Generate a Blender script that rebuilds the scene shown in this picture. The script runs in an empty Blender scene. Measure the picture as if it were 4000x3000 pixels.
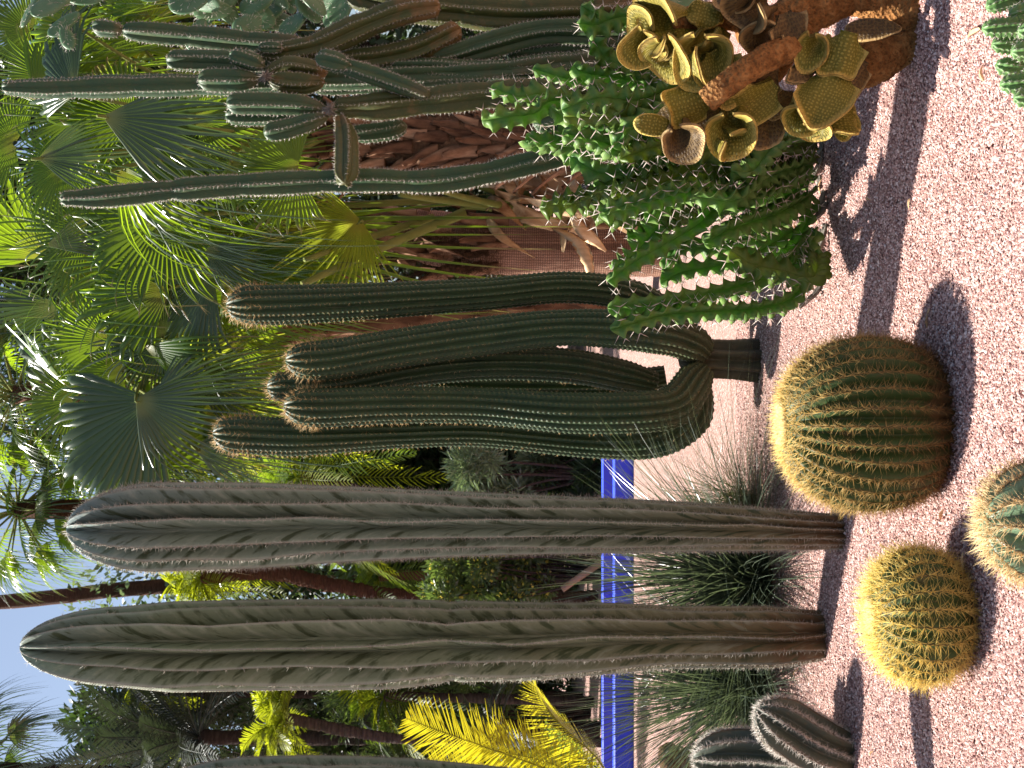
import bpy, math, random
import numpy as np
from mathutils import Vector, Matrix
PI = math.pi
rng = np.random.default_rng(7)
sc = bpy.context.scene
COL = sc.collection

# ------------------------------------------------------------------ camera, sky, sun, exposure
F = 4800.0      # focal length in photo pixels (4000 along the long side)
EYE = 1.5
cam = bpy.data.cameras.new('camera')
cam.sensor_width = 36.0
cam.lens = 36.0 * F / 4000.0
cam.clip_start = 0.05
cam.clip_end = 600
camo = bpy.data.objects.new('camera', cam)
COL.objects.link(camo)
# the photograph lies on its side: the picture's right is down, its top is the scene's right
camo.matrix_world = Matrix(((0, 1, 0, 0), (0, 0, -1, 0), (-1, 0, 0, EYE), (0, 0, 0, 1)))
cam.dof.use_dof = True
cam.dof.focus_distance = 5.2
cam.dof.aperture_fstop = 9.0
sc.camera = camo

SUN_EL = math.radians(57.8)
sx_, sy_ = -0.87, 0.49
world = bpy.data.worlds.new('World')
sc.world = world
world.use_nodes = True
wn = world.node_tree
bg = wn.nodes['Background']
sky = wn.nodes.new('ShaderNodeTexSky')
sky.sky_type = 'NISHITA'
sky.sun_disc = False
sky.sun_elevation = SUN_EL
sky.sun_rotation = math.atan2(sx_, sy_)
sky.air_density = 1.0
sky.dust_density = 2.0
sky.ozone_density = 0.8
wn.links.new(sky.outputs[0], bg.inputs[0])
bg.inputs[1].default_value = 0.058
sun = bpy.data.lights.new('sun', 'SUN')
sun.energy = 5.0
sun.angle = math.radians(0.55)
sun.color = (1.0, 0.95, 0.88)
suno = bpy.data.objects.new('sun', sun)
COL.objects.link(suno)
S = Vector((sx_ * math.cos(SUN_EL), sy_ * math.cos(SUN_EL), math.sin(SUN_EL))).normalized()
suno.rotation_euler = S.to_track_quat('Z', 'Y').to_euler()
vs = sc.view_settings
vs.view_transform = 'Standard'
vs.look = 'None'
vs.exposure = 1.4
vs.gamma = 1.0
vs.use_curve_mapping = False
sc.cycles.max_bounces = 8
sc.cycles.transparent_max_bounces = 8
sc.cycles.sample_clamp_indirect = 6

# ------------------------------------------------------------------ helpers
def at(x, y, d):
    """photo pixel (4000 x 3000, as it lies) at a distance -> a point of the place"""
    return np.array(((1500.0 - y) / F * d, d, EYE - (x - 2000.0) / F * d))

def pts(lst, d):
    out = []
    for p in lst:
        dd = p[2] if len(p) > 2 else d
        out.append(at(p[0], p[1], dd))
    return np.array(out)

def unit(v):
    v = np.asarray(v, float)
    return v / (np.linalg.norm(v, axis=-1, keepdims=True) + 1e-12)

def build_mesh(name, V, faces, mat, attrs=None, smooth=True):
    me = bpy.data.meshes.new(name)
    V = np.asarray(V, np.float32)
    faces = [np.asarray(f, np.int32) for f in faces if len(f)]
    me.vertices.add(len(V))
    me.vertices.foreach_set('co', V.ravel())
    nl = sum(f.size for f in faces)
    npoly = sum(len(f) for f in faces)
    me.loops.add(nl)
    me.loops.foreach_set('vertex_index', np.concatenate([f.ravel() for f in faces]))
    me.polygons.add(npoly)
    tot = np.concatenate([np.full(len(f), f.shape[1], np.int32) for f in faces])
    st = np.concatenate(([0], np.cumsum(tot)[:-1])).astype(np.int32)
    me.polygons.foreach_set('loop_start', st)
    me.polygons.foreach_set('use_smooth', np.full(npoly, smooth, bool))
    if attrs:
        for k, a in attrs.items():
            la = me.attributes.new(k, 'FLOAT', 'POINT')
            la.data.foreach_set('value', np.asarray(a, np.float32).ravel())
    if mat:
        me.materials.append(mat)
    me.update(calc_edges=True)
    me.validate()
    return me

def thing(name, label, cat, loc=(0, 0, 0), group=None):
    o = bpy.data.objects.new(name, None)
    COL.objects.link(o)
    o.location = [float(c) for c in loc]
    o['label'] = label
    o['category'] = cat
    o.empty_display_size = 0.1
    if group:
        o['group'] = group
    return o

def origin(o):
    l = np.zeros(3)
    while o:
        l += np.array(o.location)
        o = o.parent
    return l

def part(name, V, faces, mat, parent=None, attrs=None, smooth=True, kind=None, label=None):
    V = np.asarray(V, float)
    if parent is not None:
        V = V - origin(parent)
    me = build_mesh(name, V, faces, mat, attrs, smooth)
    o = bpy.data.objects.new(name, me)
    COL.objects.link(o)
    if parent is not None:
        o.parent = parent
    if kind:
        o['kind'] = kind
    if label:
        o['label'] = label
    return o

def tagged(o, label, cat, group=None):
    o['label'] = label
    o['category'] = cat
    if group:
        o['group'] = group
    return o

def merge(lst):
    """[(V, [faces..], attrs)] -> one"""
    Vs, Fs, off = [], {}, 0
    A = {}
    for V, fs, at_ in lst:
        Vs.append(V)
        for f in fs:
            f = np.asarray(f)
            if len(f):
                Fs.setdefault(f.shape[1], []).append(f + off)
        for k, a in (at_ or {}).items():
            A.setdefault(k, []).append(a)
        off += len(V)
    return np.concatenate(Vs), [np.concatenate(f) for f in Fs.values()], {k: np.concatenate(a) for k, a in A.items()}

def catmull(P, n=24):
    P = np.asarray(P, float)
    if len(P) == 2:
        t = np.linspace(0, 1, n)[:, None]
        return P[0] * (1 - t) + P[1] * t, np.linspace(0, 1, n)
    Q = np.vstack((2 * P[0] - P[1], P, 2 * P[-1] - P[-2]))
    out, par = [], []
    for i in range(len(P) - 1):
        a, b, c, d = Q[i], Q[i + 1], Q[i + 2], Q[i + 3]
        for t in np.linspace(0, 1, n, endpoint=(i == len(P) - 2)):
            out.append(0.5 * ((2 * b) + (c - a) * t + (2 * a - 5 * b + 4 * c - d) * t * t + (3 * b - a - 3 * c + d) * t ** 3))
            par.append(i + t)
    return np.array(out), np.array(par) / (len(P) - 1)

def frames(P):
    T = unit(np.gradient(P, axis=0))
    ref = np.array((0.0, -1.0, 0.0)) if abs(T[0][1]) < 0.9 else np.array((1.0, 0, 0))
    N = np.zeros_like(P)
    n = ref - T[0] * ref.dot(T[0])
    N[0] = unit(n)
    for i in range(1, len(P)):
        n = N[i - 1] - T[i] * N[i - 1].dot(T[i])
        N[i] = unit(n)
    B = np.cross(T, N)
    return T, N, B

def smooth1(r, n, k):
    """smooth random curve of n samples with about k waves"""
    x = np.linspace(0, k, n)
    return np.interp(x, np.arange(int(k) + 3), r.uniform(-1, 1, int(k) + 3))

def ribbed(path, rad, n, depth=.3, power=1.0, m=8, ds=.03, dome=None, base_dome=None, tooth=0, pitch=.03, wob=0,
           wobt=0, twist=0, sharp=False, phase=0, pinch=(), raw=False, seed=0, bulge=0, bulge_len=.3, areole=None, round_crest=0):
    """A ribbed cactus stem grown along a path. Returns (V, faces, attrs) and the areoles along the crests."""
    r = np.random.default_rng(seed + 100)
    if raw:
        P, R = np.asarray(path, float), np.asarray(rad, float)
        seg = np.linalg.norm(np.diff(P, axis=0), axis=1) + np.abs(np.diff(R)) * .7
        s = np.concatenate(([0], np.cumsum(seg)))
        L = s[-1]
    else:
        Q, par = catmull(path)
        s0 = np.concatenate(([0], np.cumsum(np.linalg.norm(np.diff(Q, axis=0), axis=1))))
        L = s0[-1]
        R0 = np.interp(par, np.linspace(0, 1, len(rad)), rad)
        h = dome if dome is not None else rad[-1] * 1.3
        s = np.concatenate((np.arange(0, max(L - h, ds), ds), (L - h) + h * np.sin(np.linspace(0, PI / 2, 10))))
        s = np.unique(np.clip(s, 0, L))
        P = np.stack([np.interp(s, s0, Q[:, k]) for k in range(3)], 1)
        R = np.interp(s, s0, R0)
        if h > 0:
            q = np.clip((s - (L - h)) / h, 0, 1)
            R = R * np.sqrt(np.clip(1 - q ** 2.2, 0.0009, 1))
        if base_dome:
            q = np.clip(1 - s / base_dome, 0, 1)
            R = R * np.sqrt(np.clip(1 - q ** 2.2, 0.02, 1))
    for (ps, pw, pa) in pinch:
        R = R * (1 - pa * np.exp(-((s - ps) / pw) ** 2))
    if bulge:
        ph = r.uniform(0, 6)
        R = R * (1 + bulge * (np.abs(np.sin(s * PI / bulge_len + ph)) ** .6 - .7) * np.clip((L - s) / .05, 0, 1))
    T, N, B = frames(P)
    k = len(s)
    nt = n * m
    j = np.arange(nt)
    t = np.minimum(j % m, m - j % m) / (m / 2)
    rid = np.round(j / m) % n
    g = t ** power
    if round_crest:
        g = np.where(t < round_crest, g * 0 + (round_crest ** power) * (t / round_crest) ** 2, g)
    rr = R[:, None] * (1 - depth * g[None])
    rp = r.uniform(0, 6.28, n)
    if tooth:
        w = np.cos(2 * PI * s[:, None] / pitch + rp[rid.astype(int)][None])
        if sharp:
            w = 1 - 2 * np.abs(np.sin(PI * s[:, None] / pitch + rp[rid.astype(int)][None] / 2)) ** .75
            w = w * np.interp(s, np.linspace(0, L, 9), r.uniform(.75, 1.2, 9))[:, None]
        rr = rr * (1 + tooth * w * (1 - t[None]) ** .7)
    th = phase + 2 * PI * j / nt
    if wob:
        W = np.stack([smooth1(r, k, max(2, L / .35)) for _ in range(n)], 1)
        th = th[None] + wob * W[:, rid.astype(int)] * (1 - t[None] * .6) * (2 * PI / n)
    else:
        th = np.repeat(th[None], k, 0)
    if twist:
        th = th + twist * s[:, None]
    if wobt:
        th = th + wobt * np.sin(2 * PI * s[:, None] / pitch + rp[rid.astype(int)][None] * 1.7) * (1 - t[None])
    c, sn = np.cos(th)[..., None], np.sin(th)[..., None]
    D = N[:, None] * c + B[:, None] * sn
    V = P[:, None] + D * rr[..., None]
    idx = np.arange(k * nt).reshape(k, nt)
    nx = np.roll(idx, -1, 1)
    quads = np.stack((idx[:-1], nx[:-1], nx[1:], idx[1:]), -1).reshape(-1, 4)
    V = V.reshape(-1, 3)
    tip = P[-1] + T[-1] * R[-1] * .2
    V = np.vstack((V, tip, P[0]))
    it, ib = k * nt, k * nt + 1
    tt = np.stack((idx[-1], nx[-1], np.full(nt, it)), -1)
    tb = np.stack((nx[0], idx[0], np.full(nt, ib)), -1)
    att = {'rib': np.concatenate((np.tile(t, k), (0, 0))), 'len': np.concatenate((np.repeat(s, nt), (L, 0))),
           'frac': np.concatenate((np.repeat(s / L, nt), (1, 0))), 'rid': np.concatenate((np.tile(rid, k), (0, 0)))}
    mesh = (V, [quads, np.vstack((tt, tb))], att)
    ar = None
    if areole:
        As, Ad, At, Af = [], [], [], []
        for q in range(n):
            if tooth:
                ks = np.arange(-2, L / pitch + 2)
                pos = (ks * 2 * PI - rp[q]) * pitch / (2 * PI)
                pos = pos[(pos > .005) & (pos < L * .998)]
            else:
                pos = np.arange(areole * r.uniform(.2, 1), L * .998, areole)
                pos = pos + r.normal(0, areole * .1, len(pos))
                pos = np.clip(pos, 0, L * .999)
            col = q * m
            X = V[:k * nt].reshape(k, nt, 3)[:, col]
            As.append(np.stack([np.interp(pos, s, X[:, a]) for a in range(3)], 1))
            Dc = D[:, col]
            dR = np.gradient(R, s + np.arange(k) * 1e-9)
            nn = unit(Dc - T * np.clip(dR, -8, 3)[:, None])
            Ad.append(unit(np.stack([np.interp(pos, s, nn[:, a]) for a in range(3)], 1)))
            At.append(unit(np.stack([np.interp(pos, s, T[:, a]) for a in range(3)], 1)))
            Af.append(pos / L)
        ar = tuple(np.concatenate(z) for z in (As, Ad, At, Af))
    return mesh, ar

def spikes(P, D, Ln, rad, tone=None):
    """thin three sided thorns"""
    P, D = np.asarray(P, float), unit(D)
    n = len(P)
    Ln = np.broadcast_to(Ln, (n,))
    rad = np.broadcast_to(rad, (n,))
    ref = np.where(np.abs(D[:, 2:3]) < .9, np.array((0, 0, 1.0)), np.array((1.0, 0, 0)))
    a = unit(np.cross(D, ref))
    b = np.cross(D, a)
    V = np.zeros((n, 4, 3))
    for q in range(3):
        ang = q * 2 * PI / 3
        V[:, q] = P + (a * math.cos(ang) + b * math.sin(ang)) * rad[:, None]
    V[:, 3] = P + D * Ln[:, None]
    i = np.arange(n)[:, None] * 4
    f = np.concatenate([i + np.array(((0, 1, 3),)), i + np.array(((1, 2, 3),)), i + np.array(((2, 0, 3),))])
    if tone is None:
        tone = rng.uniform(0, 1, n)
    return V.reshape(-1, 3), [f], {'tone': np.repeat(tone, 4)}

def cluster(ar, k, lo, hi, rad, spread=(20, 80), seed=1, sink=.002, bias=0.0, keep=None, age=None):
    """k spines at each areole, spread about its outward direction"""
    r = np.random.default_rng(seed)
    A, D, T, Fr = ar
    if keep is not None:
        q = keep(Fr, r)
        A, D, T, Fr = A[q], D[q], T[q], Fr[q]
    A, D, T = np.repeat(A, k, 0), np.repeat(D, k, 0), np.repeat(T, k, 0)
    n = len(A)
    B = unit(np.cross(D, T))
    T2 = np.cross(B, D)
    ph = np.radians(r.uniform(spread[0], spread[1], n))
    ps = r.uniform(0, 2 * PI, n)
    dr = D * np.cos(ph)[:, None] + (T2 * np.cos(ps)[:, None] + B * np.sin(ps)[:, None]) * np.sin(ph)[:, None]
    dr = dr + T2 * bias
    tn = r.uniform(0, 1, n)
    if age:
        tn = np.clip(tn * .35 + (np.repeat(Fr, k) - age[0]) / (age[1] - age[0]) * .75, 0, 1)
    return spikes(A - D * sink, dr, r.uniform(lo, hi, n), rad, tn)

def tube(path, rad, sides=10, ds=None, n=12, rough=0, seed=0, cap=True):
    Q, par = catmull(path, n)
    R = np.interp(par, np.linspace(0, 1, len(rad)), rad)
    T, N, B = frames(Q)
    th = np.arange(sides) * 2 * PI / sides
    rr = np.repeat(R[:, None], sides, 1)
    r = np.random.default_rng(seed + 5)
    if rough:
        rr = rr * (1 + rough * r.uniform(-1, 1, rr.shape))
    V = Q[:, None] + (N[:, None] * np.cos(th)[None, :, None] + B[:, None] * np.sin(th)[None, :, None]) * rr[..., None]
    k = len(Q)
    idx = np.arange(k * sides).reshape(k, sides)
    nx = np.roll(idx, -1, 1)
    quads = np.stack((idx[:-1], nx[:-1], nx[1:], idx[1:]), -1).reshape(-1, 4)
    V = np.vstack((V.reshape(-1, 3), Q[-1], Q[0]))
    tt = np.stack((idx[-1], nx[-1], np.full(sides, k * sides)), -1)
    tb = np.stack((nx[0], idx[0], np.full(sides, k * sides + 1)), -1)
    sl = np.concatenate(([0], np.cumsum(np.linalg.norm(np.diff(Q, axis=0), axis=1))))
    att = {'len': np.concatenate((np.repeat(sl, sides), (sl[-1], 0))), 'rib': np.concatenate((np.tile(th / 6.2832, k), (0, 0))),
           'tone': np.full(len(V), r.uniform(0, 1))}
    return V, [quads, np.vstack((tt, tb))], att

# ------------------------------------------------------------------ materials
class M_:
    def __init__(s, name, rough=.6, spec=.3):
        s.m = bpy.data.materials.new(name)
        s.m.use_nodes = True
        s.t = s.m.node_tree
        s.b = s.t.nodes['Principled BSDF']
        s.b.inputs['Roughness'].default_value = rough
        s.b.inputs['Specular IOR Level'].default_value = spec
    def n(s, ty, **kw):
        x = s.t.nodes.new(ty)
        for k, v in kw.items():
            setattr(x, k, v)
        return x
    def l(s, a, b):
        s.t.links.new(a, b)
    def put(s, sock, v):
        if hasattr(v, 'links'):
            s.l(v, sock)
        else:
            sock.default_value = v if not isinstance(v, tuple) or len(v) == 4 or sock.type == 'VECTOR' else (*v, 1)
    def attr(s, name):
        return s.n('ShaderNodeAttribute', attribute_name=name).outputs['Fac']
    def math(s, op, a, b=0.0, c=None, clamp=False):
        x = s.n('ShaderNodeMath', operation=op, use_clamp=clamp)
        s.put(x.inputs[0], a)
        s.put(x.inputs[1], b)
        if c is not None:
            s.put(x.inputs[2], c)
        return x.outputs[0]
    def xyz(s, a, b, c):
        x = s.n('ShaderNodeCombineXYZ')
        for q, v in enumerate((a, b, c)):
            s.put(x.inputs[q], v)
        return x.outputs[0]
    def obj(s):
        return s.n('ShaderNodeTexCoord').outputs['Object']
    def noise(s, scale, vec=None, detail=3, rough=.55, out='Fac'):
        x = s.n('ShaderNodeTexNoise')
        x.inputs['Scale'].default_value = scale
        x.inputs['Detail'].default_value = detail
        x.inputs['Roughness'].default_value = rough
        if vec is not None:
            s.l(vec, x.inputs['Vector'])
        else:
            s.l(s.obj(), x.inputs['Vector'])
        return x.outputs[out]
    def voro(s, scale, vec=None, feature='F1', out='Distance'):
        x = s.n('ShaderNodeTexVoronoi', feature=feature)
        x.inputs['Scale'].default_value = scale
        s.l(vec if vec is not None else s.obj(), x.inputs['Vector'])
        return x.outputs[out]
    def ramp(s, fac, stops, interp='LINEAR'):
        x = s.n('ShaderNodeValToRGB')
        x.color_ramp.interpolation = interp
        e = x.color_ramp.elements
        while len(e) > 2:
            e.remove(e[-1])
        while len(e) < len(stops):
            e.new(.5)
        for el, (p, c) in zip(e, stops):
            el.position = p
            el.color = (*c, 1) if isinstance(c, tuple) else (c, c, c, 1)
        s.put(x.inputs[0], fac)
        return x.outputs[0]
    def mix(s, f, a, b, mode='MIX'):
        x = s.n('ShaderNodeMix', data_type='RGBA', blend_type=mode)
        s.put(x.inputs[0], f)
        s.put(x.inputs[6], a)
        s.put(x.inputs[7], b)
        return x.outputs[2]
    def bump(s, h, strength=.4, dist=.01):
        x = s.n('ShaderNodeBump')
        x.inputs['Strength'].default_value = strength
        x.inputs['Distance'].default_value = dist
        s.l(h, x.inputs['Height'])
        s.l(x.outputs[0], s.b.inputs['Normal'])
    def color(s, c):
        s.put(s.b.inputs['Base Color'], c)
        return s
    def thin(s, fac, tcol):
        """light passing through: mixes a translucent shader in"""
        tr = s.n('ShaderNodeBsdfTranslucent')
        s.put(tr.inputs[0], tcol)
        mx = s.n('ShaderNodeMixShader')
        mx.inputs[0].default_value = fac
        out = s.t.nodes['Material Output']
        s.l(s.b.outputs[0], mx.inputs[1])
        s.l(tr.outputs[0], mx.inputs[2])
        s.l(mx.outputs[0], out.inputs[0])
        return s

def mat_column(name, top, mid, low, streak_d, streak_l):
    k = M_(name, .62, .25)
    ln, t, rid, fr = k.attr('len'), k.attr('rib'), k.attr('rid'), k.attr('frac')
    q = k.math('MULTIPLY_ADD', k.math('POWER', t, 1.4), .16, ln)
    v = k.xyz(k.math('MULTIPLY', q, 13.0), k.math('MULTIPLY', t, .9), k.math('MULTIPLY', rid, 3.7))
    st = k.noise(1.0, v, 4, .62)
    sw = k.math('SINE', k.math('ADD', k.math('MULTIPLY', q, 62.0), k.math('ADD', k.math('MULTIPLY', st, 7.0), k.math('MULTIPLY', rid, 2.3))))
    st = k.math('ADD', st, k.math('MULTIPLY', sw, .045))
    base = k.ramp(k.math('ADD', fr, k.math('MULTIPLY', k.math('SUBTRACT', k.noise(3.0), .5), .25)),
                  [(0.0, (.14, .085, .045)), (.10, low), (.45, mid), (.8, mid), (1.0, top)])
    c = k.mix(k.ramp(st, [(.36, 1.0), (.46, 0.0)]), base, streak_d)
    c = k.mix(k.ramp(st, [(.56, 0.0), (.68, .5)]), c, streak_l)
    c = k.mix(k.ramp(k.noise(46.0, None, 4, .7), [(.5, 0.0), (.75, .3)]), c, (.10, .11, .06))
    crest = k.ramp(t, [(0.04, 1.0), (0.12, 0.0)])
    c = k.mix(k.math('MULTIPLY', crest, .65), c, (.42, .44, .36))
    c = k.mix(k.ramp(k.math('MULTIPLY', k.math('SUBTRACT', 1.0, k.math('MULTIPLY', fr, 5.0), clamp=True), k.noise(9.0)),
                     [(.3, 0.0), (.5, .7)]), c, (.16, .09, .045))
    k.color(c)
    k.bump(k.math('ADD', st, k.math('MULTIPLY', k.noise(60.0, None, 3), .5)), .35, .006)
    return k.m

def mat_green(name, body, crest_c, patch, rough=.5, scar=(.16, .10, .05), scar_amt=.35, bumpy=.3, glow=None):
    k = M_(name, rough, .35)
    t = k.attr('rib')
    c = k.mix(k.ramp(k.noise(7.0, None, 4), [(.35, 0.0), (.7, 1.0)]), body, patch)
    c = k.mix(k.ramp(t, [(0.04, .8), (.2, 0.0)]), c, crest_c)
    fr = k.attr('frac')
    low = k.math('SUBTRACT', 1.0, k.math('MULTIPLY', fr, 3.2), clamp=True)
    s = k.ramp(k.math('ADD', k.math('MULTIPLY', low, .35), k.noise(11.0, None, 5, .65)), [(.56, 0.0), (.78, 1.0)])
    c = k.mix(k.math('MULTIPLY', s, scar_amt), c, scar)
    c = k.mix(k.ramp(k.noise(70.0, None, 2), [(.52, 0.0), (.8, .35)]), c, scar)
    k.color(c)
    k.bump(k.math('ADD', k.noise(40.0, None, 4), k.math('MULTIPLY', k.noise(150.0, None, 2), .4)), bumpy, .006)
    if glow:
        k.thin(.3, glow)
    return k.m

def mat_spine(name, a, b, thin=.35):
    k = M_(name, .45, .3)
    c = k.ramp(k.attr('tone'), [(0.0, a), (1.0, b)])
    k.color(c)
    k.thin(thin, c)
    return k.m

def mat_leaf(name, a, b, trans, fac=.4, rough=.38, spec=.5, hub=None, dry=None):
    k = M_(name, rough, spec)
    tn = k.attr('tone')
    nz = k.noise(2.5, None, 3)
    c = k.mix(k.math('ADD', k.math('MULTIPLY', tn, .6), k.math('MULTIPLY', nz, .4)), a, b)
    tc = k.mix(tn, trans, tuple(x * .6 for x in trans))
    if hub:
        h = k.ramp(k.attr('rad'), [(0.02, 1.0), (.2, 0.0)])
        c = k.mix(h, c, hub)
        tc = k.mix(h, tc, hub)
    if dry:
        d = k.ramp(k.math('ADD', k.attr('rad'), k.math('MULTIPLY', k.math('SUBTRACT', nz, .5), .5)), [(.82, 0.0), (.97, .9)])
        c = k.mix(d, c, dry)
        tc = k.mix(d, tc, dry)
    k.color(c)
    k.thin(fac, tc)
    return k.m

def mat_bark(name, a, b, c3, scale=14.0, stretch=(1, 1, .35), bump=.8, dist=.02):
    k = M_(name, .85, .1)
    mp = k.n('ShaderNodeMapping')
    mp.inputs['Scale'].default_value = stretch
    k.l(k.obj(), mp.inputs[0])
    n1 = k.noise(scale, mp.outputs[0], 5, .65)
    n2 = k.noise(scale * 3, mp.outputs[0], 3, .6)
    tn = k.attr('tone')
    c = k.ramp(k.math('ADD', k.math('MULTIPLY', n1, .75), k.math('MULTIPLY', tn, .25)), [(.3, a), (.52, b), (.72, c3)])
    k.color(c)
    k.bump(k.math('ADD', n1, k.math('MULTIPLY', n2, .5)), bump, dist)
    return k.m

MAT = {}
MAT['col_a'] = mat_column('grey_green_column_skin', (.16, .225, .225), (.175, .225, .165), (.185, .17, .10), (.055, .075, .04), (.34, .38, .30))
MAT['col_b'] = mat_column('olive_column_skin', (.165, .225, .195), (.185, .225, .14), (.195, .175, .095), (.065, .085, .04), (.34, .37, .27))
MAT['arm'] = mat_green('dark_green_arm_skin', (.030, .060, .024), (.080, .115, .05), (.045, .080, .030), scar_amt=.25)
MAT['trunk_arm'] = mat_green('woody_cactus_trunk', (.055, .055, .028), (.14, .12, .06), (.09, .075, .04), scar=(.03, .022, .015), scar_amt=.9, bumpy=.7)
MAT['barrel'] = mat_green('barrel_green_skin', (.030, .065, .014), (.13, .085, .02), (.045, .078, .018), rough=.6, scar=(.13, .065, .03), scar_amt=.75)
MAT['ball'] = mat_green('pale_ball_skin', (.13, .21, .12), (.10, .06, .025), (.17, .25, .15), rough=.4, scar_amt=.1)
MAT['cereus'] = mat_green('grey_green_cereus_skin', (.034, .078, .034), (.13, .17, .09), (.052, .09, .032), scar_amt=.35, bumpy=.25)
MAT['cereus_old'] = mat_green('olive_old_cereus_skin', (.045, .066, .016), (.13, .135, .045), (.072, .076, .02), scar=(.2, .11, .04), scar_amt=.8)
MAT['young'] = mat_green('glaucous_young_skin', (.055, .075, .06), (.17, .13, .09), (.09, .10, .065), scar_amt=.25)
MAT['euph'] = mat_green('bright_green_wing_skin', (.065, .18, .035), (.24, .36, .10), (.14, .26, .045), rough=.48, scar_amt=.2, glow=(.22, .50, .05))
MAT['euph_y'] = mat_green('yellow_green_wing_skin', (.13, .19, .03), (.12, .20, .04), (.09, .17, .035), rough=.36, scar_amt=.15, glow=(.40, .50, .03))
MAT['tuft'] = mat_green('corner_clump_skin', (.09, .20, .05), (.3, .36, .2), (.13, .25, .08))
MAT['sp_gold'] = mat_spine('golden_spines', (.20, .085, .03), (.88, .66, .24), .4)
MAT['sp_yel'] = mat_spine('yellow_spines', (.42, .24, .06), (.92, .74, .24), .45)
MAT['wool'] = mat_spine('cream_crown_wool', (.62, .42, .14), (.90, .78, .42), .4)
MAT['sp_pale'] = mat_spine('pale_grey_spines', (.40, .35, .27), (.88, .84, .76), .45)
MAT['sp_white'] = mat_spine('white_spines', (.62, .55, .48), (.88, .83, .76), .4)
MAT['sp_horn'] = mat_spine('pink_white_horns', (.78, .62, .54), (.92, .88, .80), .4)
MAT['sp_amber'] = mat_spine('amber_spines', (.55, .33, .12), (.85, .66, .36), .4)
MAT['felt'] = mat_spine('pale_areole_felt', (.16, .17, .11), (.30, .29, .20), .1)
MAT['sp_brown'] = mat_spine('brown_areoles', (.10, .055, .03), (.22, .13, .07), .1)

MAT['fan'] = mat_leaf('fan_leaf_green', (.03, .09, .012), (.085, .17, .02), (.36, .54, .018), .5, .28, .7, hub=(.30, .30, .04), dry=(.30, .21, .10))
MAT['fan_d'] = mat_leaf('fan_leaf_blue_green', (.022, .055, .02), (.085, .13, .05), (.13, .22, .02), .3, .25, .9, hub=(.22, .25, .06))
MAT['fan_y'] = mat_leaf('fan_leaf_yellow', (.14, .21, .015), (.24, .29, .025), (.62, .72, .05), .6, .4, .4, hub=(.45, .40, .06), dry=(.40, .30, .10))
MAT['frond_y'] = mat_leaf('frond_yellow_green', (.07, .13, .012), (.19, .24, .02), (.52, .58, .02), .55, .4, .45)
MAT['frond_gold'] = mat_leaf('frond_golden', (.14, .17, .015), (.26, .25, .02), (.72, .64, .02), .6, .35, .5)
MAT['frond_g'] = mat_leaf('frond_mid_green', (.035, .09, .015), (.08, .15, .02), (.30, .44, .02), .5, .4, .45)
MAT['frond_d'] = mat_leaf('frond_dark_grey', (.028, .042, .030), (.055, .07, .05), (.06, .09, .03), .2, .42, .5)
MAT['grass'] = mat_leaf('grass_leaf_blue_green', (.04, .065, .04), (.10, .13, .09), (.15, .20, .08), .3, .28, .7)
MAT['grass_d'] = mat_leaf('grass_leaf_olive', (.07, .075, .03), (.13, .12, .06), (.2, .19, .06), .3, .6, .2)
MAT['bush'] = mat_leaf('bush_leaf', (.05, .09, .03), (.10, .15, .05), (.2, .3, .05), .4, .4, .5)
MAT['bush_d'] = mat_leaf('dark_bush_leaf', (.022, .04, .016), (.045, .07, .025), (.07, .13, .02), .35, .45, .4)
MAT['bush_p'] = mat_leaf('pale_bush_leaf', (.10, .16, .09), (.20, .27, .16), (.25, .36, .12), .35, .35, .6)
MAT['flower'] = mat_leaf('yellow_flower', (.7, .6, .06), (.8, .72, .15), (.8, .7, .1), .4)
MAT['opuntia'] = mat_green('blue_green_pad_skin', (.075, .16, .07), (.22, .26, .15), (.11, .20, .10), rough=.4, scar_amt=.15)

MAT['boot'] = mat_bark('dry_leaf_base', (.07, .035, .02), (.22, .12, .07), (.46, .29, .18), 9.0, (1, 1, .3), .6)
MAT['straw'] = mat_bark('straw_husk', (.28, .15, .07), (.64, .43, .24), (.85, .66, .43), 9.0, (1, 1, .2), .4)
MAT['stem'] = mat_bark('petiole_green', (.09, .12, .03), (.14, .17, .045), (.21, .21, .06), 5.0, (1, 1, .3), .15)
MAT['bark_red'] = mat_bark('red_brown_palm_bark', (.04, .02, .013), (.12, .055, .034), (.22, .11, .07), 16.0, (.5, .5, 3.5), 1.0, .06)
MAT['bark_grey'] = mat_bark('dark_palm_bark', (.022, .016, .012), (.05, .036, .028), (.10, .075, .058), 8.0, (.6, .6, 3), .9, .04)
MAT['fibre'] = mat_bark('dark_fibre', (.03, .018, .01), (.10, .055, .03), (.20, .12, .07), 22.0, (1, 1, 1), 1.0, .03)
MAT['wood'] = mat_bark('prop_pole_wood', (.24, .14, .08), (.36, .22, .13), (.45, .30, .2), 12.0, (1, 1, .3), .4)
MAT['dead'] = mat_bark('grey_dead_stub', (.14, .12, .10), (.28, .25, .21), (.42, .38, .33), 16.0, (1, 1, 1), .9)

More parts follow.
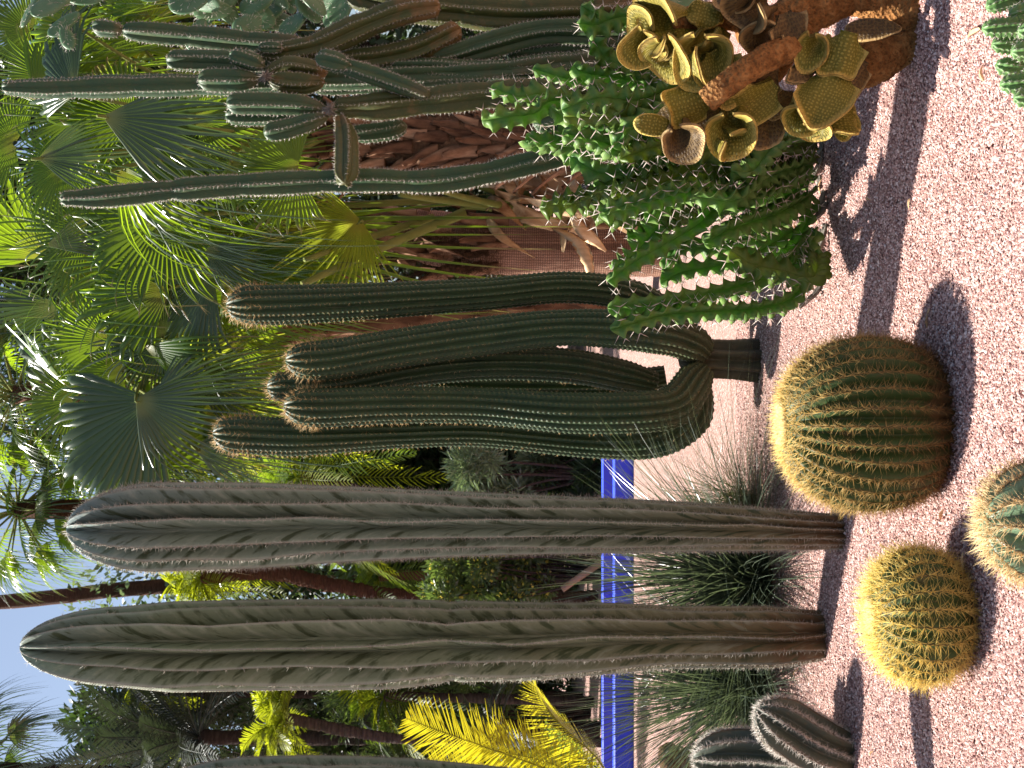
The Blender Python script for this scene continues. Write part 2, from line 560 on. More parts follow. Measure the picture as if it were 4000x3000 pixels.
def mat_net():
    k = M_('woven_palm_fibre', .9, .05)
    v = k.xyz(k.math('MULTIPLY', k.attr('rib'), 1.0), k.attr('len'), 0.0)
    def lines(src, f):
        w = k.math('ABSOLUTE', k.math('SINE', k.math('MULTIPLY', src, f)))
        return k.ramp(w, [(.25, 0.0), (.6, 1.0)])
    nz = k.noise(30.0, v, 3)
    a = lines(k.math('ADD', k.attr('len'), k.math('MULTIPLY', nz, .006)), 150.0)
    b = lines(k.math('ADD', k.attr('rib'), k.math('MULTIPLY', nz, .003)), 190.0)
    h = k.math('MULTIPLY', k.math('ADD', k.math('MULTIPLY', a, .7), .3), k.math('ADD', k.math('MULTIPLY', b, .6), .4))
    c = k.mix(h, (.10, .05, .035), (.40, .24, .17))
    c = k.mix(k.ramp(k.noise(4.0, None, 4), [(.4, 0.0), (.75, .7)]), c, (.16, .085, .05))
    k.color(c)
    k.bump(h, .8, .012)
    return k.m
MAT['net'] = mat_net()

def mat_cork(name, a, b, c3):
    k = M_(name, .9, .1)
    n1 = k.noise(16.0, None, 5, .7)
    n2 = k.voro(70.0)
    c = k.ramp(n1, [(.3, a), (.5, b), (.7, c3)])
    c = k.mix(k.ramp(n2, [(.1, .6), (.4, 0.0)]), c, (.10, .045, .02))
    k.color(c)
    k.bump(k.math('ADD', n1, k.math('MULTIPLY', n2, .5)), 1.0, .02)
    return k.m
MAT['cork'] = mat_cork('corky_orange_trunk', (.09, .04, .014), (.28, .125, .04), (.42, .22, .08))
MAT['cork_d'] = mat_cork('corky_dark_trunk', (.05, .03, .018), (.11, .065, .035), (.17, .10, .05))

def mat_pad(name, a, b, rim, dot):
    k = M_(name, .6, .25)
    r = k.attr('rib')
    c = k.mix(k.ramp(k.noise(6.0, None, 4), [(.35, 0.0), (.65, 1.0)]), a, b)
    v_ = k.n('ShaderNodeTexVoronoi', voronoi_dimensions='2D')
    v_.inputs['Scale'].default_value = 76.0
    v_.inputs['Randomness'].default_value = .45
    k.l(k.xyz(k.attr('pu'), k.attr('pv'), 0.0), v_.inputs['Vector'])
    d = v_.outputs['Distance']
    dm = k.ramp(d, [(.26, 1.0), (.40, 0.0)])
    c = k.mix(k.math('MULTIPLY', dm, .5), c, dot)
    c = k.mix(k.ramp(r, [(.93, 0.0), (.995, .9)]), c, rim)  # light glowing through the pad edge is put into the rim colour
    k.color(c)
    k.bump(k.math('ADD', dm, k.math('MULTIPLY', k.noise(25.0), .6)), .8, .006)
    return k.m
MAT['pad'] = mat_pad('olive_crested_pad', (.115, .10, .010), (.18, .145, .016), (.70, .48, .12), (.42, .34, .07))
MAT['pad_b'] = mat_pad('brown_crested_pad', (.105, .062, .02), (.17, .105, .036), (.55, .36, .15), (.06, .035, .02))

def mat_gravel():
    k = M_('pink_gravel_ground', .9, .15)
    co = k.voro(85.0, None, 'F1', 'Color')
    sep = k.n('ShaderNodeSeparateColor')
    k.l(co, sep.inputs[0])
    e = k.voro(85.0, None, 'DISTANCE_TO_EDGE')
    c = k.ramp(sep.outputs[0], [(0.0, (.20, .10, .09)), (.22, (.37, .21, .175)), (.45, (.55, .36, .31)), (.7, (.64, .455, .40)), (.9, (.80, .66, .60)), (1.0, (.30, .24, .24))])
    c = k.mix(k.ramp(e, [(.02, .8), (.14, 0.0)]), c, (.15, .08, .06))
    c = k.mix(k.ramp(k.noise(1.3, None, 4), [(.35, 0.0), (.7, .25)]), c, (.42, .26, .21))
    c = k.mix(k.ramp(k.noise(38.0, None, 3, .8), [(.42, .55), (.56, 0.0)]), c, (.26, .14, .11))
    k.color(c)
    k.bump(e, .9, .012)
    return k.m
MAT['gravel'] = mat_gravel()

def mat_pebble():
    k = M_('pebble_stone', .75, .3)
    k.color(k.ramp(k.attr('tone'), [(0.0, (.12, .055, .05)), (.10, (.27, .13, .115)), (.26, (.42, .235, .195)), (.55, (.56, .355, .305)), (.82, (.66, .455, .40)), (.96, (.82, .67, .61)), (1.0, (.33, .25, .25))]))
    return k.m
MAT['pebble'] = mat_pebble()

def mat_paint(name, c, c2, top_glint=None):
    k = M_(name, .4, .5)
    cc = k.mix(k.ramp(k.noise(9.0, None, 5), [(.4, 0.0), (.75, 1.0)]), c, c2)
    if top_glint:      # sunlit highlight along the level top, put into the paint colour
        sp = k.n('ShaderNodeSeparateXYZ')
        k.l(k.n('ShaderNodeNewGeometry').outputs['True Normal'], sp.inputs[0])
        cc = k.mix(k.math('MULTIPLY', k.ramp(sp.outputs[2], [(.35, 0.0), (.9, .75)]), k.ramp(k.noise(14.0, None, 4), [(.3, .8), (.6, 1.0)])), cc, top_glint)
    k.color(cc)
    k.bump(k.noise(40.0), .25, .005)
    return k.m
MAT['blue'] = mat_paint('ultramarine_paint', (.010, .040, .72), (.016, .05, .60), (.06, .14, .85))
MAT['path'] = mat_paint('pink_path_paint', (.50, .24, .17), (.42, .21, .15))

# ------------------------------------------------------------------ ground, path, kerbs
def sheet(name, x0, x1, y0, y1, z, m, nx=2, ny=2):
    xs, ys = np.linspace(x0, x1, nx), np.linspace(y0, y1, ny)
    X, Y = np.meshgrid(xs, ys)
    V = np.stack((X.ravel(), Y.ravel(), np.full(X.size, z)), 1)
    idx = np.arange(nx * ny).reshape(ny, nx)
    q = np.stack((idx[:-1, :-1], idx[:-1, 1:], idx[1:, 1:], idx[1:, :-1]), -1).reshape(-1, 4)
    return part(name, V, [q], m, kind='structure')
sheet('ground', -90, 90, -30, 180, 0.0, MAT['gravel'])
sheet('path', -60, -.62, 15.43, 17.09, 0.004, MAT['path'])

def box(name, lo, hi, m, kind='structure', bev=.012):
    lo, hi = np.array(lo, float), np.array(hi, float)
    # a long bevelled kerb: profile in y-z, swept along x
    prof = [(lo[1], lo[2]), (lo[1], hi[2] - bev), (lo[1] + bev, hi[2]), (hi[1] - bev, hi[2]), (hi[1], hi[2] - bev), (hi[1], lo[2])]
    n = 40
    xs = np.linspace(lo[0], hi[0], n)
    V = np.array([(x, p[0] + .006 * math.sin(x * 1.7), p[1]) for x in xs for p in prof])
    idx = np.arange(n * 6).reshape(n, 6)
    q = np.stack((idx[:-1, :-1], idx[:-1, 1:], idx[1:, 1:], idx[1:, :-1]), -1).reshape(-1, 4)
    caps = np.array([list(idx[0]), list(idx[-1][::-1])])
    return part(name, V, [q, caps], m, kind=kind, smooth=False)
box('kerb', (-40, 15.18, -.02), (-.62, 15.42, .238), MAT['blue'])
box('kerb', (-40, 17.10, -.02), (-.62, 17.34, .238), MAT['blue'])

def pebbles():
    r = np.random.default_rng(3)
    out = []
    n = 190000
    d = 3.3 + (8.2 - 3.3) * r.uniform(0, 1, n) ** 1.35
    x = r.uniform(-.36, .36, n) * d
    keep = np.ones(n, bool)
    P = np.stack((x, d, np.zeros(n)), 1)
    sz = r.lognormal(math.log(.0050), .25, n)
    base = np.array(((1, 0, 0), (-1, 0, 0), (0, 1, 0), (0, -1, 0), (0, 0, .75), (0, 0, -.5)))
    V = base[None] * sz[:, None, None] * r.uniform(.65, 1.35, (n, 6, 1))
    a = r.uniform(0, 6.28, n)
    ti = r.normal(0, .5, n)
    V[..., 2] += V[..., 0] * np.sin(ti)[:, None]
    ca, sa = np.cos(a)[:, None], np.sin(a)[:, None]
    X = V[..., 0] * ca - V[..., 1] * sa
    Y = V[..., 0] * sa + V[..., 1] * ca
    V = np.stack((X, Y, V[..., 2]), -1) + P[:, None] + np.array((0, 0, .002))
    fb = np.array(((0, 2, 4), (2, 1, 4), (1, 3, 4), (3, 0, 4)))
    f = (np.arange(n)[:, None, None] * 6 + fb[None]).reshape(-1, 3)
    o = part('gravel', V.reshape(-1, 3), [f], MAT['pebble'], attrs={'tone': np.repeat(r.uniform(0, 1, n), 6)}, smooth=False, kind='stuff')
    tagged(o, 'loose pink, white and brown gravel covering the cactus bed', 'gravel')
pebbles()

# ------------------------------------------------------------------ tall columns
def silhouette(rows, d, tip, base_z=None):
    """rows of (x, y_right, y_left): centre line and radii, from the ground to the tip"""
    rows = sorted(rows, key=lambda q: -q[0])
    P = np.array([at(x, (a + b) / 2, d) for x, a, b in rows])
    R = np.array([abs(b - a) / 2 / F * d for x, a, b in rows])
    return P, R

def column(name, label, rows, d, n, phase, skin, seed, group, tip, depth=.56, spine=(.016, .030), top_bare=False, pinch=(), wob=.20):
    P, R = silhouette(rows, d, tip)
    P[0][2] = -.02
    t = np.linspace(P[-1][2], at(tip, 0, d)[2], 8)[1:]
    zc, R0 = P[-1][2], R[-1]
    H = at(tip, 0, d)[2] - zc
    # dense resample, then a pointed dome to the tip
    Q, par = catmull(P, 14)
    RR = np.interp(par, np.linspace(0, 1, len(R)), R)
    k = np.sin(np.linspace(0, PI / 2, 12))[1:]
    top = np.stack((np.full(11, P[-1][0]), np.full(11, d), zc + H * k), 1)
    rt = R0 * np.sqrt(np.clip(1 - k ** 1.8, .0008, 1))
    Q = np.vstack((Q, top))
    RR = np.concatenate((RR, rt))
    mesh, ar = ribbed(Q, RR, n, depth, .92, 10, raw=True, wob=wob, phase=phase, seed=seed, areole=.0135, pinch=pinch, round_crest=.20)
    root = thing(name, label, 'cactus', (P[0][0], P[0][1], 0), group)
    part('body', mesh[0], mesh[1], skin, root, mesh[2])
    def keep(fr, r):
        return (r.uniform(0, 1, len(fr)) > np.clip((fr - .30) * 2.2, 0, .9)) if top_bare else (r.uniform(0, 1, len(fr)) > np.clip((fr - .9) * 6, 0, .6))
    a = cluster(ar, 4, spine[0], spine[1], .0009, (15, 85), seed, keep=keep)
    part('spines', a[0], a[1], MAT['sp_pale'], root, a[2], kind='stuff')
    b = cluster(ar, 2, .003, .005, .0026, (0, 40), seed + 1)
    part('areoles', b[0], b[1], MAT['sp_brown'], root, b[2], kind='stuff')
    return root

column('column_cactus', 'thick grey column cactus with spiny ribs standing beside the large golden barrel cactus',
       [(3312, 2012, 2146), (3000, 1985, 2152), (2700, 1962, 2156), (2000, 1930, 2170), (1400, 1902, 2194), (1000, 1886, 2222),
        (620, 1884, 2240)], 5.58, 13, math.radians(13.5), MAT['col_a'], 11, 'tall grey column cacti', 262, pinch=())
column('column_cactus', 'tallest olive grey column cactus with a bare pointed top and a pinched waist',
       [(3240, 2388, 2578), (3000, 2370, 2606), (2660, 2370, 2607), (2395, 2357, 2628), (2063, 2354, 2655), (1731, 2347, 2664), (1500, 2341, 2688),
        (1017, 2345, 2693), (678, 2351, 2702), (475, 2370, 2680)], 5.94, 12, math.radians(10), MAT['col_b'], 23, 'tall grey column cacti', 80,
       top_bare=True, pinch=((1.87, .03, .05),))
column('column_cactus', 'grey green column cactus cut off by the frame, behind the two young leaning cacti',
       [(2900, 3090, 3290), (2600, 3060, 3290), (2000, 3005, 3290), (1600, 2968, 3290), (1200, 2956, 3290), (1000, 2962, 3290)], 8.0, 12, .2, MAT['col_a'], 31,
       'tall grey column cacti', 560)

# ------------------------------------------------------------------ candelabra cactus
def candelabra():
    d = 7.5
    root = thing('candelabra_cactus', 'dark green many armed cactus rising from one short trunk in the gravel', 'cactus', at(2970, 1405, d) * (1, 1, 0))
    def arm(rows, dd, seed, n=14, skin='arm', keep_from=.45):
        P = np.array([at(x, y, dd if len(q) < 1 else dd + q[0]) for x, y, w, *q in rows])
        R = np.array([w / 2 / F * dd for x, y, w, *q in rows])
        mesh, ar = ribbed(P, R, n, .25, 2.1, 8, ds=.0075, dome=R[-1] * 1.5, tooth=.035, pitch=.030, wob=.05, phase=seed, seed=seed, areole=.03)
        a = part('arm', mesh[0], mesh[1], MAT[skin], root, mesh[2])
        A, D, T, Fr = ar
        def kp(fr, r):
            return r.uniform(0, 1, len(fr)) < np.clip((fr - keep_from) * 2.0, .12, 1)
        s = cluster(ar, 4, .012, .028, .0010, (10, 70), seed, keep=kp)
        hi = cluster(ar, 4, .03, .06, .0012, (5, 60), seed + 1, keep=lambda fr, r: fr > .92)
        felt = cluster(ar, 2, .003, .005, .0042, (0, 40), seed + 2)
        f_ = part('areoles', felt[0], felt[1], MAT['felt'], a, felt[2], kind='stuff')
        s = merge([s, hi])
        part('spines', s[0], s[1], MAT['sp_amber'], a, s[2], kind='stuff')
    # trunk
    mesh, ar = ribbed(pts([(2985, 1408), (2860, 1404), (2730, 1400), (2650, 1410)], d), [.150, .128, .125, .10], 8, .34, 1.2, 8, ds=.02, dome=.08, tooth=.03, pitch=.04, phase=.3, seed=4, areole=.04)
    tr = part('trunk', mesh[0], mesh[1], MAT['trunk_arm'], root, mesh[2])
    s = cluster(ar, 3, .004, .008, .004, (0, 50), 8)
    part('areoles', s[0], s[1], MAT['sp_brown'], tr, s[2], kind='stuff')
    # visible arms: (x, y, width, extra depth), from the trunk up
    arm([(2752, 1378, 96), (2700, 1340, 150, -.05), (2560, 1300, 165, -.1), (2217, 1280, 142, -.05), (1878, 1314, 152), (1539, 1362, 152), (1290, 1404, 158), (1116, 1406, 140)], d - .08, 1)
    arm([(2752, 1442, 96, 0), (2712, 1490, 150, -.03), (2640, 1580, 165, -.1), (2520, 1608, 160, -.14), (2217, 1612, 160, -.1), (1878, 1585, 142), (1539, 1582, 146), (1260, 1592, 156), (1108, 1584, 140)], d - .12, 2)
    arm([(2720, 1470, 110, .1), (2700, 1620, 170, .1), (2560, 1712, 160, .16), (2300, 1725, 130, .2), (1878, 1690, 116, .2), (1539, 1696, 116, .2), (1150, 1706, 158, .2), (832, 1692, 150, .2)], d, 3)
    arm([(2720, 1400, 90, .2), (2640, 1270, 120, .25), (2480, 1160, 132, .2), (2217, 1122, 128, .15), (1878, 1150, 128, .1), (1403, 1178, 148, .1), (1100, 1190, 160, .1), (884, 1192, 150, .1)], d, 4)
    arm([(2560, 1500, 90, .15), (2440, 1470, 130, .12), (2217, 1428, 138, .12), (1900, 1420, 134, .12), (1600, 1450, 130, .15), (1300, 1505, 135, .2), (1044, 1512, 120, .25)], d, 5)
    arm([(2600, 1470, 90, .35), (2400, 1500, 120, .38), (1900, 1500, 115, .38), (1500, 1480, 120, .4), (1250, 1450, 120, .42)], d, 6)
candelabra()

# ------------------------------------------------------------------ barrel cacti
def barrel(name, label, cx, d, R, zc, b, n, skin, spine_mat, seed, k1, l1, l2, pitch=.024, top=None, pw=.78, tilt=(0, 0), rad=.0012, depth=.13, wool=True, group=None, k2=3, age=(.18, .85)):
    ph = np.linspace(math.asin(max(-.999, (-.01 - zc) / b)), PI / 2, 46)
    r = R * np.clip(np.cos(ph), .0, 1) ** pw
    z = zc + b * np.sin(ph)
    r[-1] = R * .03
    z[-4:] -= np.array((.0, .004, .008, .010)) * (b / .3)
    x0 = (1500 - cx) / F * d
    P = np.stack((x0 + tilt[0] * (z - z[0]), d + tilt[1] * (z - z[0]), z), 1)
    mesh, ar = ribbed(P, r, n, depth, 1.45, 8, raw=True, seed=seed, wob=.05, areole=pitch, tooth=0)
    root = thing(name, label, 'cactus', (x0, d, 0), group)
    part('body', mesh[0], mesh[1], skin, root, mesh[2])
    s1 = cluster(ar, k1, l1 * .65, l1, rad * .85, (42, 82), seed, sink=.004, age=age)
    s2 = cluster(ar, k2, l2 * .75, l2, rad, (12, 52), seed + 1, sink=.004, age=age)
    rr = np.random.default_rng(seed)
    lst = [s1, s2]
    s = merge(lst)
    part('spines', s[0], s[1], spine_mat, root, s[2], kind='stuff')
    if wool:
        m = 2600
        a, q = rr.uniform(0, 6.28, m), np.sqrt(rr.uniform(0, 1, m)) * R * .24
        zz = np.interp(q, r[::-1][:20], z[::-1][:20])
        W = np.stack((P[-1][0] + q * np.cos(a), P[-1][1] + q * np.sin(a), zz - .004), 1)
        D = np.stack((rr.normal(0, .7, m), rr.normal(0, .7, m), np.ones(m)), 1)
        s = spikes(W, D, rr.uniform(.012, .03, m), .0022, rr.uniform(.4, 1, m))
        part('crown_wool', s[0], s[1], MAT['wool'], root, s[2], kind='stuff')
    return root
barrel('barrel_cactus', 'largest round green barrel cactus with widely spaced golden spines', 1655, 4.38, .312, .232, .312, 30, MAT['barrel'], MAT['sp_gold'], 3, 8, .050, .058, pitch=.025, rad=.0013, depth=.17, group='barrel cacti in the gravel')
barrel('barrel_cactus', 'smaller yellow barrel cactus wrapped in a dense net of long spines', 2402, 4.08, .222, .150, .160, 24, MAT['barrel'], MAT['sp_yel'], 5, 9, .064, .072, pitch=.024, rad=.0014, age=(-.1, .55), group='barrel cacti in the gravel')
barrel('ball_cactus', 'pale green few ribbed ball cactus with amber spines, nearest the viewer', 2040, 3.26, .165, .085, .165, 11, MAT['ball'], MAT['sp_amber'], 9, 5, .050, .062, pitch=.014, pw=.9, rad=.0016, depth=.36, age=(-.3, .8), wool=False)

# ------------------------------------------------------------------ two young leaning columns
def young(label, P, R, seed):
    mesh, ar = ribbed(P, R, 10, .42, 1.0, 8, ds=.015, dome=R[-1] * 1.4, wob=.08, seed=seed, areole=.012, phase=.2)
    root = thing('young_column_cactus', label, 'cactus', P[0] * np.array((1, 1, 0)), 'young leaning cacti')
    part('body', mesh[0], mesh[1], MAT['young'], root, mesh[2])
    s = cluster(ar, 9, .018, .036, .0012, (15, 85), seed)
    part('spines', s[0], s[1], MAT['sp_white'], root, s[2], kind='stuff')
young('short fat spiny cactus leaning over in front of the grass tuft', pts([(3330, 2975), (3180, 2905), (3060, 2830), (2955, 2765)], 5.45) - np.array(((0, 0, .03),) + ((0, 0, 0),) * 3), [.10, .13, .128, .105], 41)
young('young spiny cactus growing upright behind the short leaning one', pts([(3330, 3020, 5.5), (3100, 2985, 5.6), (2900, 2965, 5.7), (2705, 2965, 5.75)], 5.6), [.13, .15, .148, .125], 42)

# ------------------------------------------------------------------ horned spurge with jagged wings
def spurge():
    d0 = 5.85
    root = thing('jagged_succulent', 'bright green jagged winged succulent with white horn pairs, sprawling in front of the palms', 'succulent', at(3200, 640, d0) * (1, 1, 0))
    r = np.random.default_rng(12)
    B = [  # tip first: (x, y[, depth])
        [(2374, 1206, 5.3), (2600, 1166, 5.35), (2800, 1150, 5.4), (3000, 1120, 5.5), (3130, 1050, 5.6), (3190, 900, 5.75)],
        [(2374, 1100, 5.5), (2500, 1020, 5.5), (2680, 905, 5.55), (2810, 830, 5.6), (3000, 800, 5.7), (3180, 690, 5.8)],
        [(2580, 1110, 5.7), (2680, 1060, 5.7), (2800, 1010, 5.7), (2950, 980, 5.75), (3100, 900, 5.8)],
        [(2850, 980, 5.3), (2950, 1030, 5.3), (3050, 1070, 5.35), (3150, 1085, 5.4), (3195, 1000, 5.6)],
        [(2386, 760, 5.4), (2560, 735, 5.4), (2770, 690, 5.45), (3000, 650, 5.6), (3180, 590, 5.8)],
        [(2200, 455, 5.3), (2380, 440, 5.3), (2540, 400, 5.4), (2720, 330, 5.5)],
        [(1916, 345, 5.7), (2020, 350, 5.7), (2130, 385, 5.7), (2300, 425, 5.75), (2600, 500, 5.8), (2900, 560, 5.9)],
        [(1882, 470, 5.5), (1980, 485, 5.5), (2080, 455, 5.55), (2180, 400, 5.6), (2400, 420, 5.7)],
        [(2195, 524, 5.4), (2330, 570, 5.4), (2470, 604, 5.45), (2700, 590, 5.5), (2950, 570, 5.6), (3150, 570, 5.8)],
        [(2108, 815, 5.6), (2228, 800, 5.6), (2370, 750, 5.6), (2526, 716, 5.65), (2800, 660, 5.75), (3100, 620, 5.9)],
        [(2230, 610, 5.6), (2400, 650, 5.6), (2600, 640, 5.6), (2850, 600, 5.7), (3100, 590, 5.8)],
        [(2300, 330, 5.7), (2500, 380, 5.7), (2750, 460, 5.7), (3000, 530, 5.8)],
        [(2310, 720, 5.8), (2500, 780, 5.8), (2750, 770, 5.8), (3000, 690, 5.8)],
        [(2450, 930, 5.9), (2600, 860, 5.9), (2800, 800, 5.9), (3050, 720, 5.9)],
        [(2600, 560, 5.3), (2800, 545, 5.35), (3000, 560, 5.5), (3180, 580, 5.7)],
        [(2700, 760, 5.25), (2850, 740, 5.3), (3000, 700, 5.45), (3170, 640, 5.7)],
        [(2750, 950, 5.4), (2880, 900, 5.45), (3020, 860, 5.6), (3170, 760, 5.8)],
        [(2080, 270, 5.9), (2220, 300, 5.9), (2420, 340, 5.9), (2700, 420, 5.9)],
        [(2150, 420, 5.5), (2280, 480, 5.5), (2450, 520, 5.5), (2700, 540, 5.6)],
        [(2050, 560, 5.8), (2200, 590, 5.8), (2400, 560, 5.8), (2700, 560, 5.9)],
        [(2420, 620, 5.3), (2560, 560, 5.3), (2700, 480, 5.35), (2900, 500, 5.5)],
        [(2260, 90, 5.5), (2340, 95, 5.5), (2440, 70, 5.55), (2560, 40, 5.6)],
        [(2270, 20, 5.7), (2400, 30, 5.7), (2520, 60, 5.7)],
        [(2312, 150, 5.8), (2360, 190, 5.8), (2440, 260, 5.8), (2600, 380, 5.8)],
        [(2460, 200, 5.6), (2560, 270, 5.6), (2700, 380, 5.6)],
        [(2520, 860, 5.5), (2650, 800, 5.5), (2850, 720, 5.6), (3100, 640, 5.8)],
        [(2900, 1110, 5.65), (3000, 1060, 5.65), (3110, 960, 5.75), (3180, 800, 5.85)],
        [(2640, 660, 5.7), (2850, 650, 5.7), (3050, 630, 5.8)],
    ]
    nb = len(B)
    for q in range(18):
        a = B[(q * 5) % nb]
        jx, jy, jd = r.uniform(-110, 130), r.uniform(-90, 90), r.uniform(-.2, .25)
        B.append([(p[0] + jx * (1 - k_ / len(a)) + (60 if k_ == 0 else 0), p[1] + jy, min(5.95, max(5.25, p[2] + jd))) for k_, p in enumerate(a)])
    yel = {3, 5, 4, 20, 14, 9, 30, 33, 36, 41}
    for i, b in enumerate(B):
        P = np.array([at(*p) for p in b])[::-1].copy()
        P[:, 2] = np.maximum(P[:, 2], .02)
        P[1:-1] += r.normal(0, .022, (len(P) - 2, 3))
        R = np.full(len(P), .059 * r.uniform(.85, 1.15))
        R[0] *= .8
        R[-1] *= .85
        mesh, ar = ribbed(P, R, 3 if i % 4 else 4, .90, .30, 12, ds=.0065, dome=.03, tooth=.30, sharp=True, pitch=.062 * r.uniform(.85, 1.2), wobt=.34, twist=r.uniform(-1.2, 1.2), phase=r.uniform(0, 2), seed=i + 60, areole=.060,
                          bulge=.24, bulge_len=.26)
        br = part('branch', mesh[0], mesh[1], MAT['euph_y' if i in yel else 'euph'], root, mesh[2])
        A, D, T, Fr = ar
        Bn = unit(np.cross(D, T))
        rr = np.random.default_rng(i)
        ln = rr.uniform(.026, .055, len(A))
        up = spikes(A - D * .003, D * .75 + T * .6 + Bn * rr.uniform(-.5, .5, (len(A), 1)), ln, .0027)
        dn = spikes(A - D * .003, D * .75 - T * .6 + Bn * rr.uniform(-.5, .5, (len(A), 1)), ln, .0027)
        s = merge([up, dn])
        part('horns', s[0], s[1], MAT['sp_horn'], br, s[2], kind='stuff')
    # withered stems at the foot
    for i in range(9):
        y = 540 + i * 62 + r.uniform(-25, 25)
        dd = 5.9 + r.uniform(-.1, .05)
        p = pts([(3230, y), (3205, y + r.uniform(40, 90)), (3170 - r.uniform(0, 60), y + r.uniform(60, 190))], dd)
        p[:, 2] = np.maximum(p[:, 2], .012)
        v = ribbed(p, [.016, .018, .012], 3, .6, .6, 6, ds=.02, tooth=.15, pitch=.05, seed=i)[0]
        part('dry_stem', v[0], v[1], MAT['dead'], root, v[2], label='dry grey stem at the foot')
spurge()

# ------------------------------------------------------------------ crested cactus with folded pads
def pad_mesh(c, axis, nrm, L, W, th, curl=0, bend=0, wave=0, waves=3, seed=0, ob=.35, cup=0):
    r = np.random.default_rng(seed + 900)
    axis = unit(axis)
    nrm = np.asarray(nrm, float)
    nrm = unit(nrm - axis * nrm.dot(axis))
    side = np.cross(axis, nrm)
    nr, na = 9, 36
    rho = np.sin(np.linspace(0, 1, nr + 1)[1:] * PI / 2)
    phi = np.arange(na) * 2 * PI / na
    X = np.outer(rho, np.cos(phi)) * W / 2
    Y = np.outer(rho, np.sin(phi)) * L / 2
    X = X * (1 + ob * (Y / (L / 2)) * .8)
    ph = r.uniform(0, 6.28)
    sw = (np.outer(rho ** 3, np.sin(phi * waves + ph)) + .4 * np.outer(rho ** 3, np.sin(phi * (waves * 2 + 1) + ph * 2))) * wave
    T = th * np.sqrt(np.clip(1 - rho ** 4, .0, 1))[:, None] + th * .12 * np.outer(rho, np.ones(na))
    def deform(x, y, z):
        if curl:
            a = x * curl
            x2 = np.sin(a) / curl - np.sin(a) * z
            z2 = (1 - np.cos(a)) / curl + np.cos(a) * z
            x, z = x2, z2
        if bend:
            a = y * bend
            y2 = np.sin(a) / bend - np.sin(a) * z
            z2 = (1 - np.cos(a)) / bend + np.cos(a) * z
            y, z = y2, z2
        return x, y, z
    cz = cup * (X ** 2 + Y ** 2)
    tops, bots = [], []
    for sg, lst in ((1, tops), (-1, bots)):
        x, y, z = deform(X, Y, sw + cz + sg * T / 2)
        lst.append(c + side * x[..., None] + axis * y[..., None] + nrm * z[..., None])
    Vt, Vb = tops[0].reshape(-1, 3), bots[0].reshape(-1, 3)
    V = np.vstack((Vt, Vb, Vt[:na].mean(0), Vb[:na].mean(0)))
    it = np.arange(nr * na).reshape(nr, na)
    nx = np.roll(it, -1, 1)
    q = np.stack((it[:-1], it[1:], nx[1:], nx[:-1]), -1).reshape(-1, 4)
    off = nr * na
    qb = q[:, ::-1] + off
    rim = np.stack((it[-1], it[-1] + off, nx[-1] + off, nx[-1]), -1)
    ct = np.stack((it[0], nx[0], np.full(na, 2 * off)), -1)
    cb = np.stack((nx[0] + off, it[0] + off, np.full(na, 2 * off + 1)), -1)
    rb = np.concatenate((np.repeat(rho, na), np.repeat(rho, na), (0, 0)))
    return V, [np.vstack((q, qb, rim)), np.vstack((ct, cb))], {'rib': rb, 'frac': np.full(len(V), .8), 'tone': np.full(len(V), r.uniform(0, 1)),
        'pu': np.concatenate((X.ravel(), X.ravel() + 3, (0, 3))), 'pv': np.concatenate((Y.ravel(), Y.ravel(), (0, 0)))}

